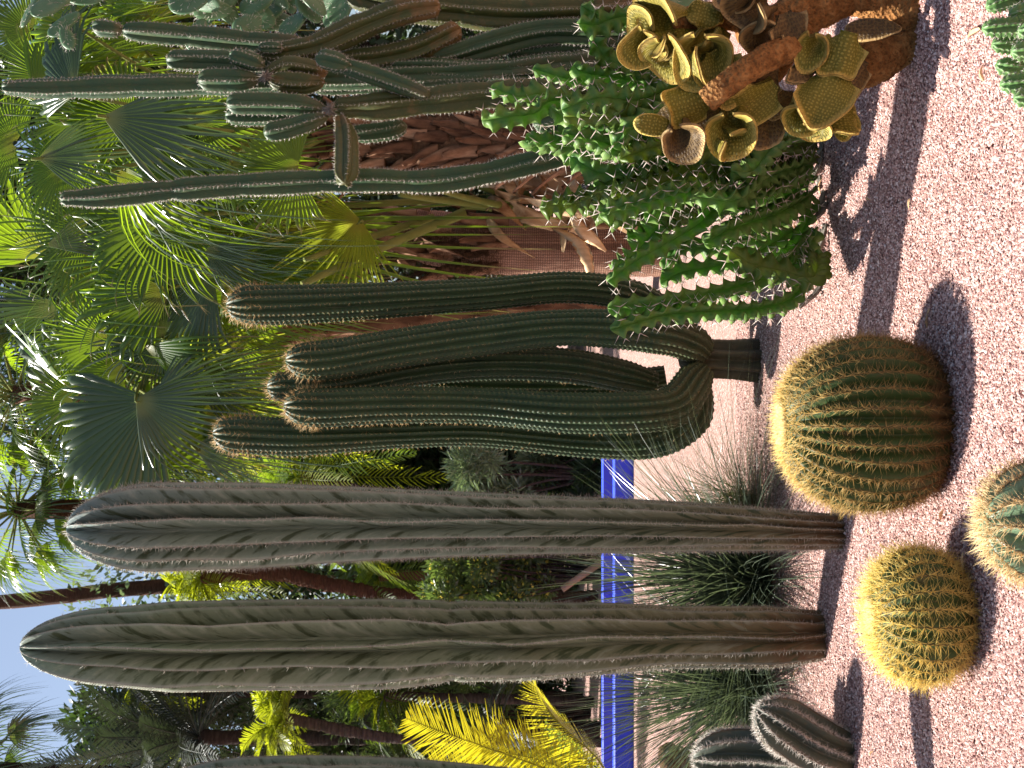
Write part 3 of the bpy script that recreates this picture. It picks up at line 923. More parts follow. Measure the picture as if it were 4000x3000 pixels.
def funnel_mesh(c, axis, nrm, L, r0, r1, arc, th, wave, seed, flare=1.6, lip=.25):
    """a crested growth: a sheet that widens from its stalk and rolls round into an open wavy cup"""
    r = np.random.default_rng(seed + 1300)
    axis = unit(axis)
    nrm = np.asarray(nrm, float)
    nrm = unit(nrm - axis * nrm.dot(axis))
    side = np.cross(axis, nrm)
    nv, nu = 12, 40
    v = np.linspace(0, 1, nv)
    u = np.linspace(-1, 1, nu)
    U, Vv = np.meshgrid(u, v)
    ph = r.uniform(0, 6.28, 3)
    edge = (1 - np.abs(U) ** 2.4 * .72) if arc < 2 else (1 + .15 * np.sin(U * 3 + ph[0]))
    y = L * (Vv * edge + .10 * np.sin(U * 5 + ph[0]) * Vv ** 2)
    rad = r0 + (r1 - r0) * Vv ** flare
    rad = rad * (1 + wave * np.sin(U * 7 + ph[1]) * Vv ** 2 + wave * .5 * np.sin(U * 13 + ph[2]) * Vv ** 3)
    rad = rad + lip * r1 * np.clip((Vv - .8) / .2, 0, 1) ** 2
    a = U * arc * (.75 + .25 * Vv)
    x = rad * np.sin(a)
    z = -rad * np.cos(a) + r0
    S = side * x[..., None] + axis * (y - L * .45)[..., None] + nrm * z[..., None]
    du, dv = np.gradient(S, axis=1), np.gradient(S, axis=0)
    nn = unit(np.cross(du, dv))
    q = np.maximum(np.abs(U) ** 5, Vv ** 7)
    t = th * np.sqrt(np.clip(1 - q * .9, .05, 1))
    A, B = S + nn * (t / 2)[..., None] + c, S - nn * (t / 2)[..., None] + c
    V = np.vstack((A.reshape(-1, 3), B.reshape(-1, 3)))
    i = np.arange(nv * nu).reshape(nv, nu)
    o = nv * nu
    qa = np.stack((i[:-1, :-1], i[:-1, 1:], i[1:, 1:], i[1:, :-1]), -1).reshape(-1, 4)
    qb = qa[:, ::-1] + o
    def seam(e):
        return np.stack((e[:-1], e[1:], e[1:] + o, e[:-1] + o), -1)
    sm = np.vstack((seam(i[-1])[:, ::-1], seam(i[0]), seam(i[:, 0])[:, ::-1], seam(i[:, -1])))
    rim = np.maximum(np.abs(U) ** 3 * Vv ** .3, Vv ** 1.0).reshape(-1)
    rim = np.where(rim > .9, rim, rim * .8)
    return V, [np.vstack((qa, qb, sm))], {'rib': np.concatenate((rim, rim)), 'frac': np.full(2 * o, .8), 'tone': np.full(2 * o, r.uniform(0, 1)),
        'pu': np.concatenate(((rad * a).ravel(), (rad * a).ravel() + 3)), 'pv': np.concatenate((y.ravel(), y.ravel()))}

def dirv(a, back=0.0):
    """a direction seen from the path: 0 is up, 90 to the right; back > 0 leans away"""
    a = math.radians(a)
    return unit(np.array((math.sin(a), back, math.cos(a))))

def crested():
    d = 4.62
    root = thing('crested_cactus', 'olive and brown crested cactus with folded wavy pads on a thick corky trunk', 'cactus', at(3570, 90, d) * (1, 1, 0))
    def limb(name, lst, rad, m, seed):
        v = tube(pts(lst, d), rad, 22, n=14, rough=.06, seed=seed)
        return part(name, v[0], v[1], MAT[m], root, v[2])
    k = d / F
    limb('trunk', [(3645, 20), (3540, 45), (3440, 10), (3300, -40), (3100, -30)], [.15, .10, .075, .09, .10], 'cork', 1)
    limb('trunk', [(3625, 160), (3520, 190), (3430, 235), (3340, 265), (3270, 260)], [.075, .065, .085, .085, .045], 'cork', 2)
    limb('limb', [(3330, -30), (3230, 20), (3120, 60), (3020, 95), (2880, 120)], [.07, .075, .085, .07, .045], 'cork', 3)
    limb('limb', [(3110, 110, 4.5), (3090, 175, 4.48), (2980, 235, 4.42), (2850, 320, 4.40), (2760, 395, 4.44)], [.06, .055, .05, .045, .045], 'cork', 4)
    limb('limb', [(2990, 100), (2850, 60), (2700, 70), (2620, 90)], [.06, .055, .045, .04], 'cork', 5)
    limb('limb', [(3360, 215), (3270, 330), (3210, 380)], [.05, .04, .03], 'cork_d', 6)
    limb('limb', [(3080, 190), (3020, 290), (2970, 330)], [.045, .04, .03], 'cork', 7)
    limb('limb', [(3540, 100), (3430, 140), (3350, 150)], [.05, .045, .02], 'cork_d', 8)
    # (x, y, length px, width px, axis deg, face x, face z, curl, bend, wave, skin)
    pads = [
        (2600, 70, 230, 230, -10, .3, .1, 5, 2, .020, 'pad', 0), (2560, 180, 200, 150, -40, -.5, .4, 9, 0, .015, 'pad', 0), (2625, 215, 170, 190, -60, -.3, .2, 11, 3, .012, 'pad', -.05),
        (2640, 140, 200, 170, -100, .2, .3, 6, -4, .02, 'pad', 0), (2760, 205, 210, 200, -70, -.2, .5, 13, 0, .010, 'pad', -.1), (2700, 250, 160, 150, 200, -.4, 0, 8, 4, .02, 'pad', -.1),
        (2815, 285, 190, 150, -110, .3, .1, 7, -3, .02, 'pad', -.15), (2755, 62, 150, 110, 15, .2, .3, 3, 0, .008, 'pad', -.05), (2945, 40, 190, 170, -30, .1, -.2, 12, 3, .01, 'pad_b', -.15),
        (2900, 30, 140, 150, 20, -.6, .2, 9, 0, .012, 'pad_b', -.1), (2725, 455, 250, 200, -25, .25, .1, 4, 2, .014, 'pad_b', -.05), (2700, 400, 180, 140, -15, -.3, .2, 7, 0, .018, 'pad', -.1),
        (2560, 490, 175, 85, 5, -.2, .2, 3, 0, .004, 'pad', -.08), (2665, 530, 150, 150, -95, 0, .5, 8, 0, .015, 'pad_b', -.08), (2865, 490, 190, 170, -75, -.3, .2, 8, -3, .028, 'pad', -.1),
        (2840, 545, 110, 130, -130, 0, .4, 12, 0, .02, 'pad', -.1), (2945, 400, 220, 150, -45, .4, -.1, 6, 3, .015, 'pad', -.12), (2960, 315, 230, 150, -55, .1, .1, 5, 2, .022, 'pad_b', -.08),
        (3000, 485, 150, 130, -80, .3, .2, 4, 0, .008, 'pad_b', 0), (3225, 365, 250, 210, -65, .15, .3, 4, 1.5, .014, 'pad', -.2), (3130, 440, 130, 120, -80, -.3, .2, 6, 0, .012, 'pad', -.15),
        (3250, 455, 200, 160, -100, .2, .2, 7, 2, .02, 'pad', -.1), (3175, 490, 100, 110, -90, 0, .6, 9, 0, .01, 'pad', -.12), (3290, 210, 170, 150, -75, .2, .2, 5, 2, .012, 'pad', -.2),
        (3190, 190, 150, 120, -50, -.4, .3, 9, 0, .014, 'pad', -.15), (3130, 290, 110, 75, -20, .1, .3, 4, 0, .004, 'pad_b', -.15), (3410, 115, 210, 85, 2, .1, .2, 3, 0, .004, 'pad_b', -.15),
        (2985, 130, 160, 150, -60, .5, .1, 8, 3, .02, 'pad_b', -.1), (3080, 110, 120, 130, -110, .2, .1, 6, 0, .012, 'pad_b', -.2), (3330, 300, 150, 110, -60, .3, -.3, 5, 0, .01, 'pad_b', -.12),
        (3060, 400, 120, 100, -30, -.3, .1, 6, 0, .01, 'pad_b', -.02), (3300, 480, 110, 90, -120, .1, .3, 6, 0, .012, 'pad', -.1),
        (2520, 90, 120, 150, -20, .4, .5, 8, 0, .018, 'pad', .05), (2790, 130, 140, 110, -80, .1, .3, 6, 0, .012, 'pad', 0),
    ]
    for i, (x, y, L, W, a, fx, fz, cu, be, wv, m, dd) in enumerate(pads):
        c = at(x, y, d + dd)
        if cu >= 8 or i in (0, 8, 14, 20, 27):
            v = funnel_mesh(c, dirv(a, -.75), (-fx, -.6, .2), L * k * .9, W * k * .17, W * k * .42, 2.95, .03, .10, i, 1.3, .35)
        elif cu >= 4 or wv >= .02:
            arc = .9 + min(cu, 12) * .13
            r1 = W * k / 2 / min(1.0, math.sin(min(arc, PI / 2))) * .95
            v = funnel_mesh(c, dirv(a, (i % 3 - 1) * .3), (-fx, (1 if i % 2 else -1), -fz if i % 2 else fz), L * k * 1.05, r1 * .38, r1, arc, .030, .06 + wv * 2.5, i)
        else:
            v = pad_mesh(c, dirv(a, (i % 3 - 1) * .25), (fx, -1, fz), L * k, W * k, .034, cu * 1.3, be * 1.5, wv * 1.6, 3 + i % 2, i, ob=.35)
        part('pad', v[0], v[1], MAT[m], root, v[2])
crested()

# small spiny clump in the near corner
def corner_clump():
    d = 3.45
    root = thing('tubercle_cactus_clump', 'low clump of bright green bumpy stems with white spines in the near corner', 'cactus', at(4150, 150, d) * (1, 1, 0))
    r = np.random.default_rng(77)
    for i, (x, y) in enumerate([(3850, 30), (3835, 110), (3875, 170), (3890, 250), (3905, 330), (3940, 60), (3950, 200), (3960, 380), (3975, 120), (3985, 300), (3880, -40)]):
        dd = d + r.uniform(-.12, .12) - (x - 3850) * .001
        p0, p1 = at(x + 330, y + r.uniform(-40, 40), dd), at(x, y, dd)
        p0[2] = 0
        v, ar = ribbed(np.array((p0, (p0 + p1) / 2 + r.normal(0, .008, 3), p1)), [.024, .03, .026], 7, .4, 1.2, 6, ds=.006, tooth=.16, pitch=.016, seed=i, areole=.016)
        s_ = part('stem', v[0], v[1], MAT['tuft'], root, v[2])
        s = cluster(ar, 4, .006, .012, .0008, (20, 80), i)
        part('spines', s[0], s[1], MAT['sp_white'], s_, s[2], kind='stuff')
corner_clump()

# ------------------------------------------------------------------ branching cereus
def cereus():
    d = 6.7
    root = thing('branching_cereus', 'tall grey green branching cereus with angular jointed stems behind the jagged succulent', 'cactus', at(2600, 250, d) * (1, 1, 0))
    stems = [  # base first: (x, y[, d]), widths in px, skin, ribs
        ([(2560, 250), (2300, 240), (1900, 280), (1500, 300), (1200, 310), (1000, 322), (663, 332), (430, 336), (200, 344), (8, 342)], [90, 90, 85, 85, 85, 85, 82, 88, 76, 58], 'cereus', 5, .25, 0),
        ([(2600, 300), (2450, 335), (2200, 360), (1896, 376), (1664, 400), (1465, 420), (1296, 424)], [95, 95, 100, 108, 100, 104, 70], 'cereus_old', 5, .3, -.25),
        ([(1275, 424), (1180, 408), (1050, 402), (885, 402)], [30, 78, 84, 80], 'cereus', 5, 0, -.25),
        ([(1270, 430), (1160, 440), (1020, 452), (880, 452)], [30, 70, 74, 70], 'cereus', 5, 0, -.1),
        ([(1285, 455), (1210, 478), (1120, 505), (1030, 520)], [30, 66, 72, 70], 'cereus', 5, 0, -.28),
        ([(1330, 455, 6.4), (1350, 540, 6.25), (1352, 640, 6.1), (1348, 715, 6.0)], [45, 84, 86, 80], 'cereus_old', 5, 0, 0),
        ([(1590, 490), (1520, 510), (1420, 522), (1350, 524)], [60, 74, 72, 50], 'cereus', 6, 0, .1),
        ([(1180, 170), (995, 166), (795, 146), (563, 126), (480, 118)], [60, 84, 84, 78, 66], 'cereus', 5, .25, .2),
        ([(480, 118), (440, 112), (400, 108), (360, 104)], [52, 66, 70, 60], 'cereus', 5, 0, .2),
        ([(1300, 240), (1010, 246), (850, 240), (650, 236)], [60, 84, 84, 80], 'cereus', 5, 0, .1),
        ([(1015, 308), (940, 312), (850, 312), (774, 312)], [40, 84, 88, 76], 'cereus', 5, 0, -.15),
        ([(1035, 262), (1000, 245), (950, 228), (895, 214)], [30, 66, 70, 62], 'cereus', 5, 0, -.18),
        ([(1280, 285), (1200, 275), (1120, 268), (1040, 292)], [50, 88, 90, 50], 'cereus_old', 5, 0, -.15),
        ([(1270, 320), (1190, 325), (1110, 320), (1050, 310)], [40, 84, 84, 44], 'cereus_old', 5, 0, -.22),
        ([(1720, 20), (1570, 45), (1400, 110), (1250, 175), (1100, 205), (1000, 205)], [90, 95, 100, 92, 70, 40], 'cereus_old', 6, .3, -.05),
        ([(1110, 190), (1080, 186), (1050, 186), (1010, 186)], [30, 42, 44, 30], 'cereus', 5, 0, -.12),
        ([(1680, 375), (1580, 335), (1440, 285), (1330, 250)], [50, 70, 72, 60], 'cereus', 5, 0, -.32),
        ([(1380, 262), (1320, 245), (1270, 232), (1232, 226)], [40, 74, 76, 60], 'cereus', 5, 0, -.34),
        ([(1800, 110), (1640, 190), (1500, 225), (1370, 240), (1280, 260)], [80, 92, 90, 90, 60], 'cereus_old', 6, 0, .05),
        ([(2560, 30), (2300, 50), (2000, 60), (1750, 40), (1550, 20), (1350, -30)], [130, 128, 125, 120, 115, 100], 'cereus_old', 6, .35, .15),
        ([(2560, 120), (2360, 125), (2130, 125), (1950, 165), (1750, 225), (1600, 262)], [110, 112, 105, 112, 95, 60], 'cereus', 6, 0, .1),
        ([(2400, 290), (2150, 300), (1900, 290), (1700, 275), (1530, 262)], [90, 96, 100, 96, 60], 'cereus', 6, 0, .02),
        ([(2560, 200), (2400, 205), (2200, 205), (1980, 215)], [110, 108, 104, 70], 'cereus', 6, 0, .18),
        ([(1900, 340), (1700, 330), (1500, 318), (1300, 325), (1220, 340)], [70, 88, 92, 88, 60], 'cereus', 7, 0, .2),
        ([(2330, 400), (2240, 440), (2150, 470), (2082, 484)], [50, 80, 84, 74], 'cereus', 5, 0, -.35),
        ([(2600, 160), (2450, 200), (2300, 260), (2150, 330), (2000, 345)], [100, 105, 105, 95, 60], 'cereus_old', 6, 0, .25),
    ]
    for i, (lst, w, sk, n, bl, off) in enumerate(stems):
        P = np.array([at(p[0], p[1], (p[2] if len(p) > 2 else d + off)) for p in lst])
        R = np.array(w) / 2 / F * d * 1.06
        mesh, ar = ribbed(P, R, n, .42, 1.25, 8, ds=.016, dome=R[-1] * 1.1, seed=i + 20, phase=.5 + i * .8, tooth=.02, pitch=.022, areole=.022,
                          bulge=.16 if bl else 0, bulge_len=.34, base_dome=.05)
        st = part('stem', mesh[0], mesh[1], MAT[sk], root, mesh[2])
        s = cluster(ar, 5, .010, .022, .0014, (20, 80), i)
        w_ = cluster(ar, 2, .003, .005, .0026, (0, 50), i + 50)
        s = merge([s, w_])
        part('spines', s[0], s[1], MAT['sp_white' if sk == 'cereus' else 'sp_pale'], st, s[2], kind='stuff')
    rr = np.random.default_rng(5)
    for (x, y, o) in ((1288, 428, -.33), (1040, 298, -.28)):
        c = at(x, y, d + o)
        n = 60
        D = unit(rr.normal(0, 1, (n, 3)))
        s = spikes(c + D * .01, D, rr.uniform(.025, .06, n), .006)
        part('withered_scar', s[0], s[1], MAT['dead'], root, s[2], label='dry grey broken stub')
cereus()
def slender():
    d = 6.3
    root = thing('slender_cereus', 'single slender cereus curving up with white lit ribs in front of the palm leaves', 'cactus', at(2600, 470, d) * (1, 1, 0))
    lst = [(2640, 480), (2450, 535), (2327, 577), (2062, 640), (1863, 684), (1664, 708), (1392, 704), (928, 724), (663, 744), (398, 770), (235, 776)]
    P = pts(lst, d)
    R = np.array([85, 90, 92, 98, 100, 100, 100, 96, 94, 88, 58]) / 2 / F * d
    mesh, ar = ribbed(P, R, 6, .40, 1.2, 8, ds=.016, dome=R[-1] * 1.1, seed=3, phase=.9, tooth=.02, pitch=.022, areole=.022, bulge=.15, bulge_len=.42,
                      pinch=((L_, .03, .2) for L_ in (2.62,)))
    part('stem', mesh[0], mesh[1], MAT['cereus'], root, mesh[2])
    s = merge([cluster(ar, 6, .010, .022, .0014, (20, 80), 4), cluster(ar, 2, .003, .005, .0026, (0, 50), 5)])
    part('spines', s[0], s[1], MAT['sp_white'], root, s[2], kind='stuff')
slender()

# ------------------------------------------------------------------ fan palms
DOWN = np.array((0, 0, -1.0))
def fan_leaf(hub, axis, nrm, R, half, seed, split=.40, droop=.36, fold=.12, nseg=None, cup=.1, broken=.06, narrow=1.0):
    """one fan leaf in place: pleated blade of joined segments with free drooping tips"""
    r = np.random.default_rng(seed + 2000)
    axis = unit(axis)
    nrm = np.asarray(nrm, float)
    nrm = unit(nrm - axis * nrm.dot(axis))
    side = np.cross(axis, nrm)
    half = math.radians(half)
    nseg = nseg or max(10, int(half * 2 / math.radians(5.2)))
    da = 2 * half / nseg
    rho = np.array((.03, .16, .3, .44, .56, .66, .76, .86, .94, 1.0))
    k = len(rho)
    Vs, Qs, rd, tn = [], [], [], []
    tone0 = r.uniform(-.1, 1.0)
    for i in range(nseg):
        a = -half + da * (i + .5)
        e = axis * math.cos(a) + side * math.sin(a)
        p = np.cross(nrm, e)
        Ri = R * (1 - .22 * (abs(a) / max(half, 1.2)) ** 2) * r.uniform(.9, 1.05)
        sp = split * r.uniform(.85, 1.15)
        tau = np.clip((rho - sp) / (1 - sp), 0, 1)
        w = rho * Ri * math.tan(da / 2) * 1.03
        w = np.where(rho > sp, sp * Ri * math.tan(da / 2) * (1 - .35 * np.clip(tau * 5, 0, 1)) * (1 - tau) ** .7 * narrow, w)
        dr = droop * r.uniform(.4, 1.6)
        c = e[None] * (rho * Ri)[:, None] - nrm * (cup * (rho ** 2) * Ri)[:, None]
        drop = dr * Ri * tau ** 1.8
        c = c + DOWN[None] * drop[:, None] - e[None] * (drop * .35)[:, None]
        c = c + p[None] * (r.normal(0, .05) * Ri * tau ** 1.5)[:, None]
        if r.uniform() < broken:
            f = r.uniform(.05, .5)
            q = np.clip(tau - f, 0, None)
            kpt = e[None] * (np.minimum(tau, f)[:, None] * (1 - sp) * Ri + np.minimum(rho, sp)[:, None] * Ri)
            c = kpt + (DOWN + e * .15 + nrm * .1)[None] * (q * (1 - sp) * Ri * .95)[:, None] - nrm * (cup * (np.minimum(rho, sp) ** 2) * Ri)[:, None]
        fo = fold * r.uniform(.6, 1.4)
        mid = c + nrm[None] * (w * fo * 8)[:, None]
        V = np.stack((c - p[None] * w[:, None], mid, c + p[None] * w[:, None]), 1)
        o = len(Vs) * 3 * k
        idx = np.arange(3 * k).reshape(k, 3) + o
        Qs.append(np.stack((idx[:-1, :-1], idx[:-1, 1:], idx[1:, 1:], idx[1:, :-1]), -1).reshape(-1, 4))
        Vs.append(V.reshape(-1, 3))
        rd.append(np.repeat(rho, 3))
        tn.append(np.full(3 * k, np.clip(tone0 + r.normal(0, .16), 0, 1)))
    V = np.concatenate(Vs) + hub
    V[:, 2] = np.maximum(V[:, 2], .03)
    return V, [np.concatenate(Qs)], {'rad': np.concatenate(rd), 'tone': np.concatenate(tn)}

def boot(pos, out, up, W, L, T, seed, flare=.25, split=False):
    """a dry leaf base: curved, keeled wedge growing up and out from the trunk"""
    r = np.random.default_rng(seed)
    out, up = unit(out), unit(up)
    side = np.cross(up, out)
    n = 6
    t = np.linspace(0, 1, n)
    w = W * (1 - t * r.uniform(.55, .85)) * .5
    c = up[None] * (t * L)[:, None] + out[None] * (flare * L * t ** 1.6 + T * .3)[:, None] + side[None] * (r.normal(0, .12) * L * t ** 2)[:, None]
    th = T * (1 - .6 * t)
    rows = []
    for j, (sx, oz) in enumerate(((-1, -.4), (-.45, .35), (0, .65), (.45, .35), (1, -.4), (0, -.45))):
        rows.append(c + side[None] * (w * sx)[:, None] + out[None] * (th * oz)[:, None])
    V = np.stack(rows, 1) + pos
    V[-1] += r.normal(0, .012, (6, 3))
    idx = np.arange(n * 6).reshape(n, 6)
    nx = np.roll(idx, -1, 1)
    q = np.stack((idx[:-1], nx[:-1], nx[1:], idx[1:]), -1).reshape(-1, 4)
    return V.reshape(-1, 3), [q, np.array((idx[-1],))], {'tone': np.full(n * 6, r.uniform(0, 1)), 'rib': np.tile(np.arange(6) / 6, n)}

def strip(P, W, nrm, seed, twist=.6):
    """a dry hanging husk: a curled strip with thickness"""
    r = np.random.default_rng(seed)
    Q, par = catmull(P, 6)
    T, N, B = frames(Q)
    k = len(Q)
    a0 = r.uniform(-1, 1)
    ang = a0 + twist * par * r.choice((-1, 1)) * 2
    w = np.interp(par, (0, .2, .7, 1), (.5, 1, .8, .15)) * W / 2
    rows = []
    for s_, h in ((-1, .35), (-.5, 0), (0, -.12), (.5, 0), (1, .35), (.5, .12), (0, .0), (-.5, .12)):
        d1 = N * np.cos(ang)[:, None] + B * np.sin(ang)[:, None]
        d2 = np.cross(T, d1)
        rows.append(Q + d1 * (w * s_)[:, None] + d2 * (w * h)[:, None])
    V = np.stack(rows, 1)
    idx = np.arange(k * 8).reshape(k, 8)
    nx = np.roll(idx, -1, 1)
    q = np.stack((idx[:-1], nx[:-1], nx[1:], idx[1:]), -1).reshape(-1, 4)
    return V.reshape(-1, 3), [q], {'tone': np.full(k * 8, r.uniform(0, 1)), 'rib': np.tile(np.arange(8) / 8, k)}

def extra(seed, n, xr, yr, dr, mats):
    r = np.random.default_rng(seed)
    out = []
    for i in range(n):
        x, y = r.uniform(*xr), r.uniform(*yr)
        out.append((x, y, r.uniform(*dr), r.uniform(380, 680), r.choice((r.uniform(-60, 60), r.uniform(110, 250))), r.uniform(28, 72), r.uniform(-.5, .5), r.normal(-.5, .35) if i % 2 else r.uniform(-1.2, 1.2), r.normal(1.15, .35) if i % 2 else r.uniform(.2, 2), r.uniform(.4, .95),
                    mats[i % len(mats)], {'split': r.uniform(.3, .55), 'broken': .14}))
    return out
def fan_palm(label, tx, ty, d, leaves, trunk_pts, trunk_r, skin, seed, crown):
    root = thing('fan_palm', label, 'palm', np.array((trunk_pts[0][0], trunk_pts[0][1], 0)), 'fan palms behind the cacti')
    v = tube(np.array(trunk_pts), trunk_r, 28, n=20, rough=.025, seed=seed)
    tr = part('trunk', v[0], v[1], MAT[skin], root, v[2])
    for i, lf in enumerate(leaves):
        (x, y, dd, R, a, half, back, nx_, nz_, droop, m) = lf[:11]
        opt = lf[11] if len(lf) > 11 else {}
        hub = at(x, y, dd)
        ax = dirv(a, back)
        v = fan_leaf(hub, ax, (nx_, -1, nz_), 1.12 * R / F * dd, half, seed * 50 + i, droop=droop, **opt)
        o = part('fan_leaf', v[0], v[1], MAT[m], root, v[2])
        c = crown + np.array((0, 0, rng.uniform(-.35, .25)))
        mid = (hub + c) / 2 + np.array((0, 0, .12))
        end = hub + ax * .05
        L = np.linalg.norm(hub - c)
        if L < 2.2:
            v = tube(np.array((c, mid, hub, end)), [.028, .019, .013, .004], 6, n=6)
            part('petiole', v[0], v[1], MAT['stem'], o, v[2])
    return root, tr

# palm in the middle: woven trunk, straw husks, big leaves
d1 = 12.0
c1 = at(1560, 880, d1 - .15)
tp = [at(2640, 960, d1), at(2300, 965, d1), at(1950, 960, d1), at(1700, 930, d1), at(1480, 880, d1)]
tp[0][2] = -.05
L1 = [
    (650, 838, 10.6, 440, 5, 165, .05, .1, .25, .18, 'fan', {'split': .6}),
    (1412, 862, 10.45, 400, -40, 84, -.1, -.25, .15, .06, 'fan_y', {'split': .42, 'narrow': .8, 'broken': 0, 'fold': .2}),
    (640, 845, 10.9, 560, 178, 38, .1, 0, .2, .1, 'fan', {}),
    (800, 970, 10.5, 330, -150, 45, -.2, .2, .8, .3, 'fan_d', {}),
    (600, 1010, 11.0, 560, -18, 42, .0, -.3, .2, .22, 'fan', {'split': .4}),
    (850, 1010, 10.9, 430, 175, 70, 0, -.3, .4, .25, 'fan', {}),
    (330, 900, 11.4, 420, 10, 100, .2, .1, .3, .2, 'fan', {}),
    (900, 720, 11.5, 380, 60, 110, .1, .2, .2, .2, 'fan', {}),
    (1000, 1000, 11.6, 400, -60, 110, .1, .2, .2, .25, 'fan', {}),
    (1150, 760, 11.6, 300, 30, 120, .1, .1, .3, .2, 'fan', {}),
    (350, 1020, 11.6, 380, -20, 90, .2, -.2, .4, .3, 'fan', {}),
    (180, 960, 10.9, 330, 165, 30, 0, -.6, .7, .3, 'fan_d', {}),
    (560, 640, 11.5, 420, 60, 90, .2, .2, .4, .25, 'fan_d', {}),
    
]
L1 += extra(1, 15, (150, 1150), (700, 1150), (10.6, 12.4), ['fan', 'fan_d', 'fan'])
p1, tr1 = fan_palm('fan palm with a woven brown trunk and straw husks, right of the dark arms', 0, 0, d1, L1, tp, [.30, .29, .28, .27, .20], 'net', 3, c1)
rr = np.random.default_rng(31)
for i in range(34):
    x = rr.uniform(1350, 1960)
    y = rr.uniform(790, 1075)
    pos = at(x + 40, y, d1 - .27 + abs(y - 930) * .0009)
    out = np.array((-(y - 930) / 160.0, -1.0, .1))
    v = boot(pos, out, (0, 0, 1), .16 * rr.uniform(.7, 1.3), rr.uniform(.22, .42), .05, 300 + i, flare=rr.uniform(.15, .55))
    part('leaf_base', v[0], v[1], MAT['fibre' if i % 3 == 0 else 'boot'], tr1, v[2])
for i, (x0, y0, x1, y1, w) in enumerate([(1980, 700, 2300, 760, .2), (2050, 640, 2330, 700, .18), (1960, 780, 2230, 890, .16), (2100, 760, 2420, 850, .2), (2220, 840, 2560, 870, .22), (2270, 870, 2200, 985, .14),
                                        (2330, 800, 2560, 780, .2), (2200, 620, 2450, 600, .2), (1890, 720, 2120, 790, .14), (2380, 700, 2640, 660, .2), (2420, 860, 2610, 900, .16), (1830, 700, 2080, 730, .12),
                                        (2010, 850, 2160, 900, .12), (1950, 600, 2150, 640, .14), (2480, 760, 2650, 720, .16), (1450, 880, 1640, 1000, .10), (1620, 930, 1830, 1010, .10), (1560, 1010, 1700, 1050, .10)]):
    a, b = at(x0, y0, d1 - .42), at(x1, y1, d1 - .62)
    m = (a + b) / 2 + np.array((rr.normal(0, .04), -.08, .05))
    v = strip(np.array((a, m, b)), w, None, 400 + i)
    part('dry_husk', v[0], v[1], MAT['straw' if i < 15 else 'boot'], p1, v[2])
for i in range(46):
    x, y = rr.uniform(1900, 2620), rr.uniform(540, 930)
    y = y if x < 2250 else rr.uniform(560, 860)
    L_, a_ = rr.uniform(120, 330), math.radians(rr.normal(20, 40))
    a, b = at(x, y, d1 - rr.uniform(.40, .75)), at(x + L_ * math.cos(a_), y + L_ * math.sin(a_) * rr.choice((-.5, 1)), d1 - rr.uniform(.6, 1.0))
    m = (a + b) / 2 + np.array((rr.normal(0, .07), -.12, rr.normal(.05, .05)))
    v = strip(np.array((a, m, b)), rr.uniform(.08, .24), None, 1400 + i, .9)
    part('dry_husk', v[0], v[1], MAT['straw'], p1, v[2])
for (x0, y0, x1, y1, w) in ((1810, 832, 1180, 1110, .05), (1690, 850, 1190, 1015, .04), (1740, 780, 700, 842, .034), (1900, 800, 1560, 760, .04), (1950, 800, 1700, 740, .035)):
    a, b = at(x0, y0, d1 - .7), at(x1, y1, d1 - 1.75)
    v = tube(np.array((a, (a + b) / 2 + np.array((0, 0, .03)), b)), [w, w * .8, w * .55], 7, n=8)
    part('petiole', v[0], v[1], MAT['stem'], p1, v[2])
# cut leaf stubs
for i, (x, y) in enumerate([(1860, 800), (1960, 810), (2010, 770), (2100, 850), (1900, 740)]):
    v = boot(at(x + 60, y, d1 - .45), (rr.normal(0, .3), -1, 0), (rr.normal(0, .15), 0, 1), .13, .28, .06, 500 + i, .3)
    part('leaf_stub', v[0], v[1], MAT['stem'], p1, v[2])
# loose fibres
n = 1500
P = np.array([at(x, y, d1 - .3) for x, y in zip(rr.uniform(1480, 1960, n), rr.uniform(900, 1090, n))])
s = spikes(P, rr.normal(0, 1, (n, 3)) * np.array((1, .4, 1)), rr.uniform(.05, .16, n), .0022)
part('loose_fibre', s[0], s[1], MAT['fibre'], p1, s[2], kind='stuff')

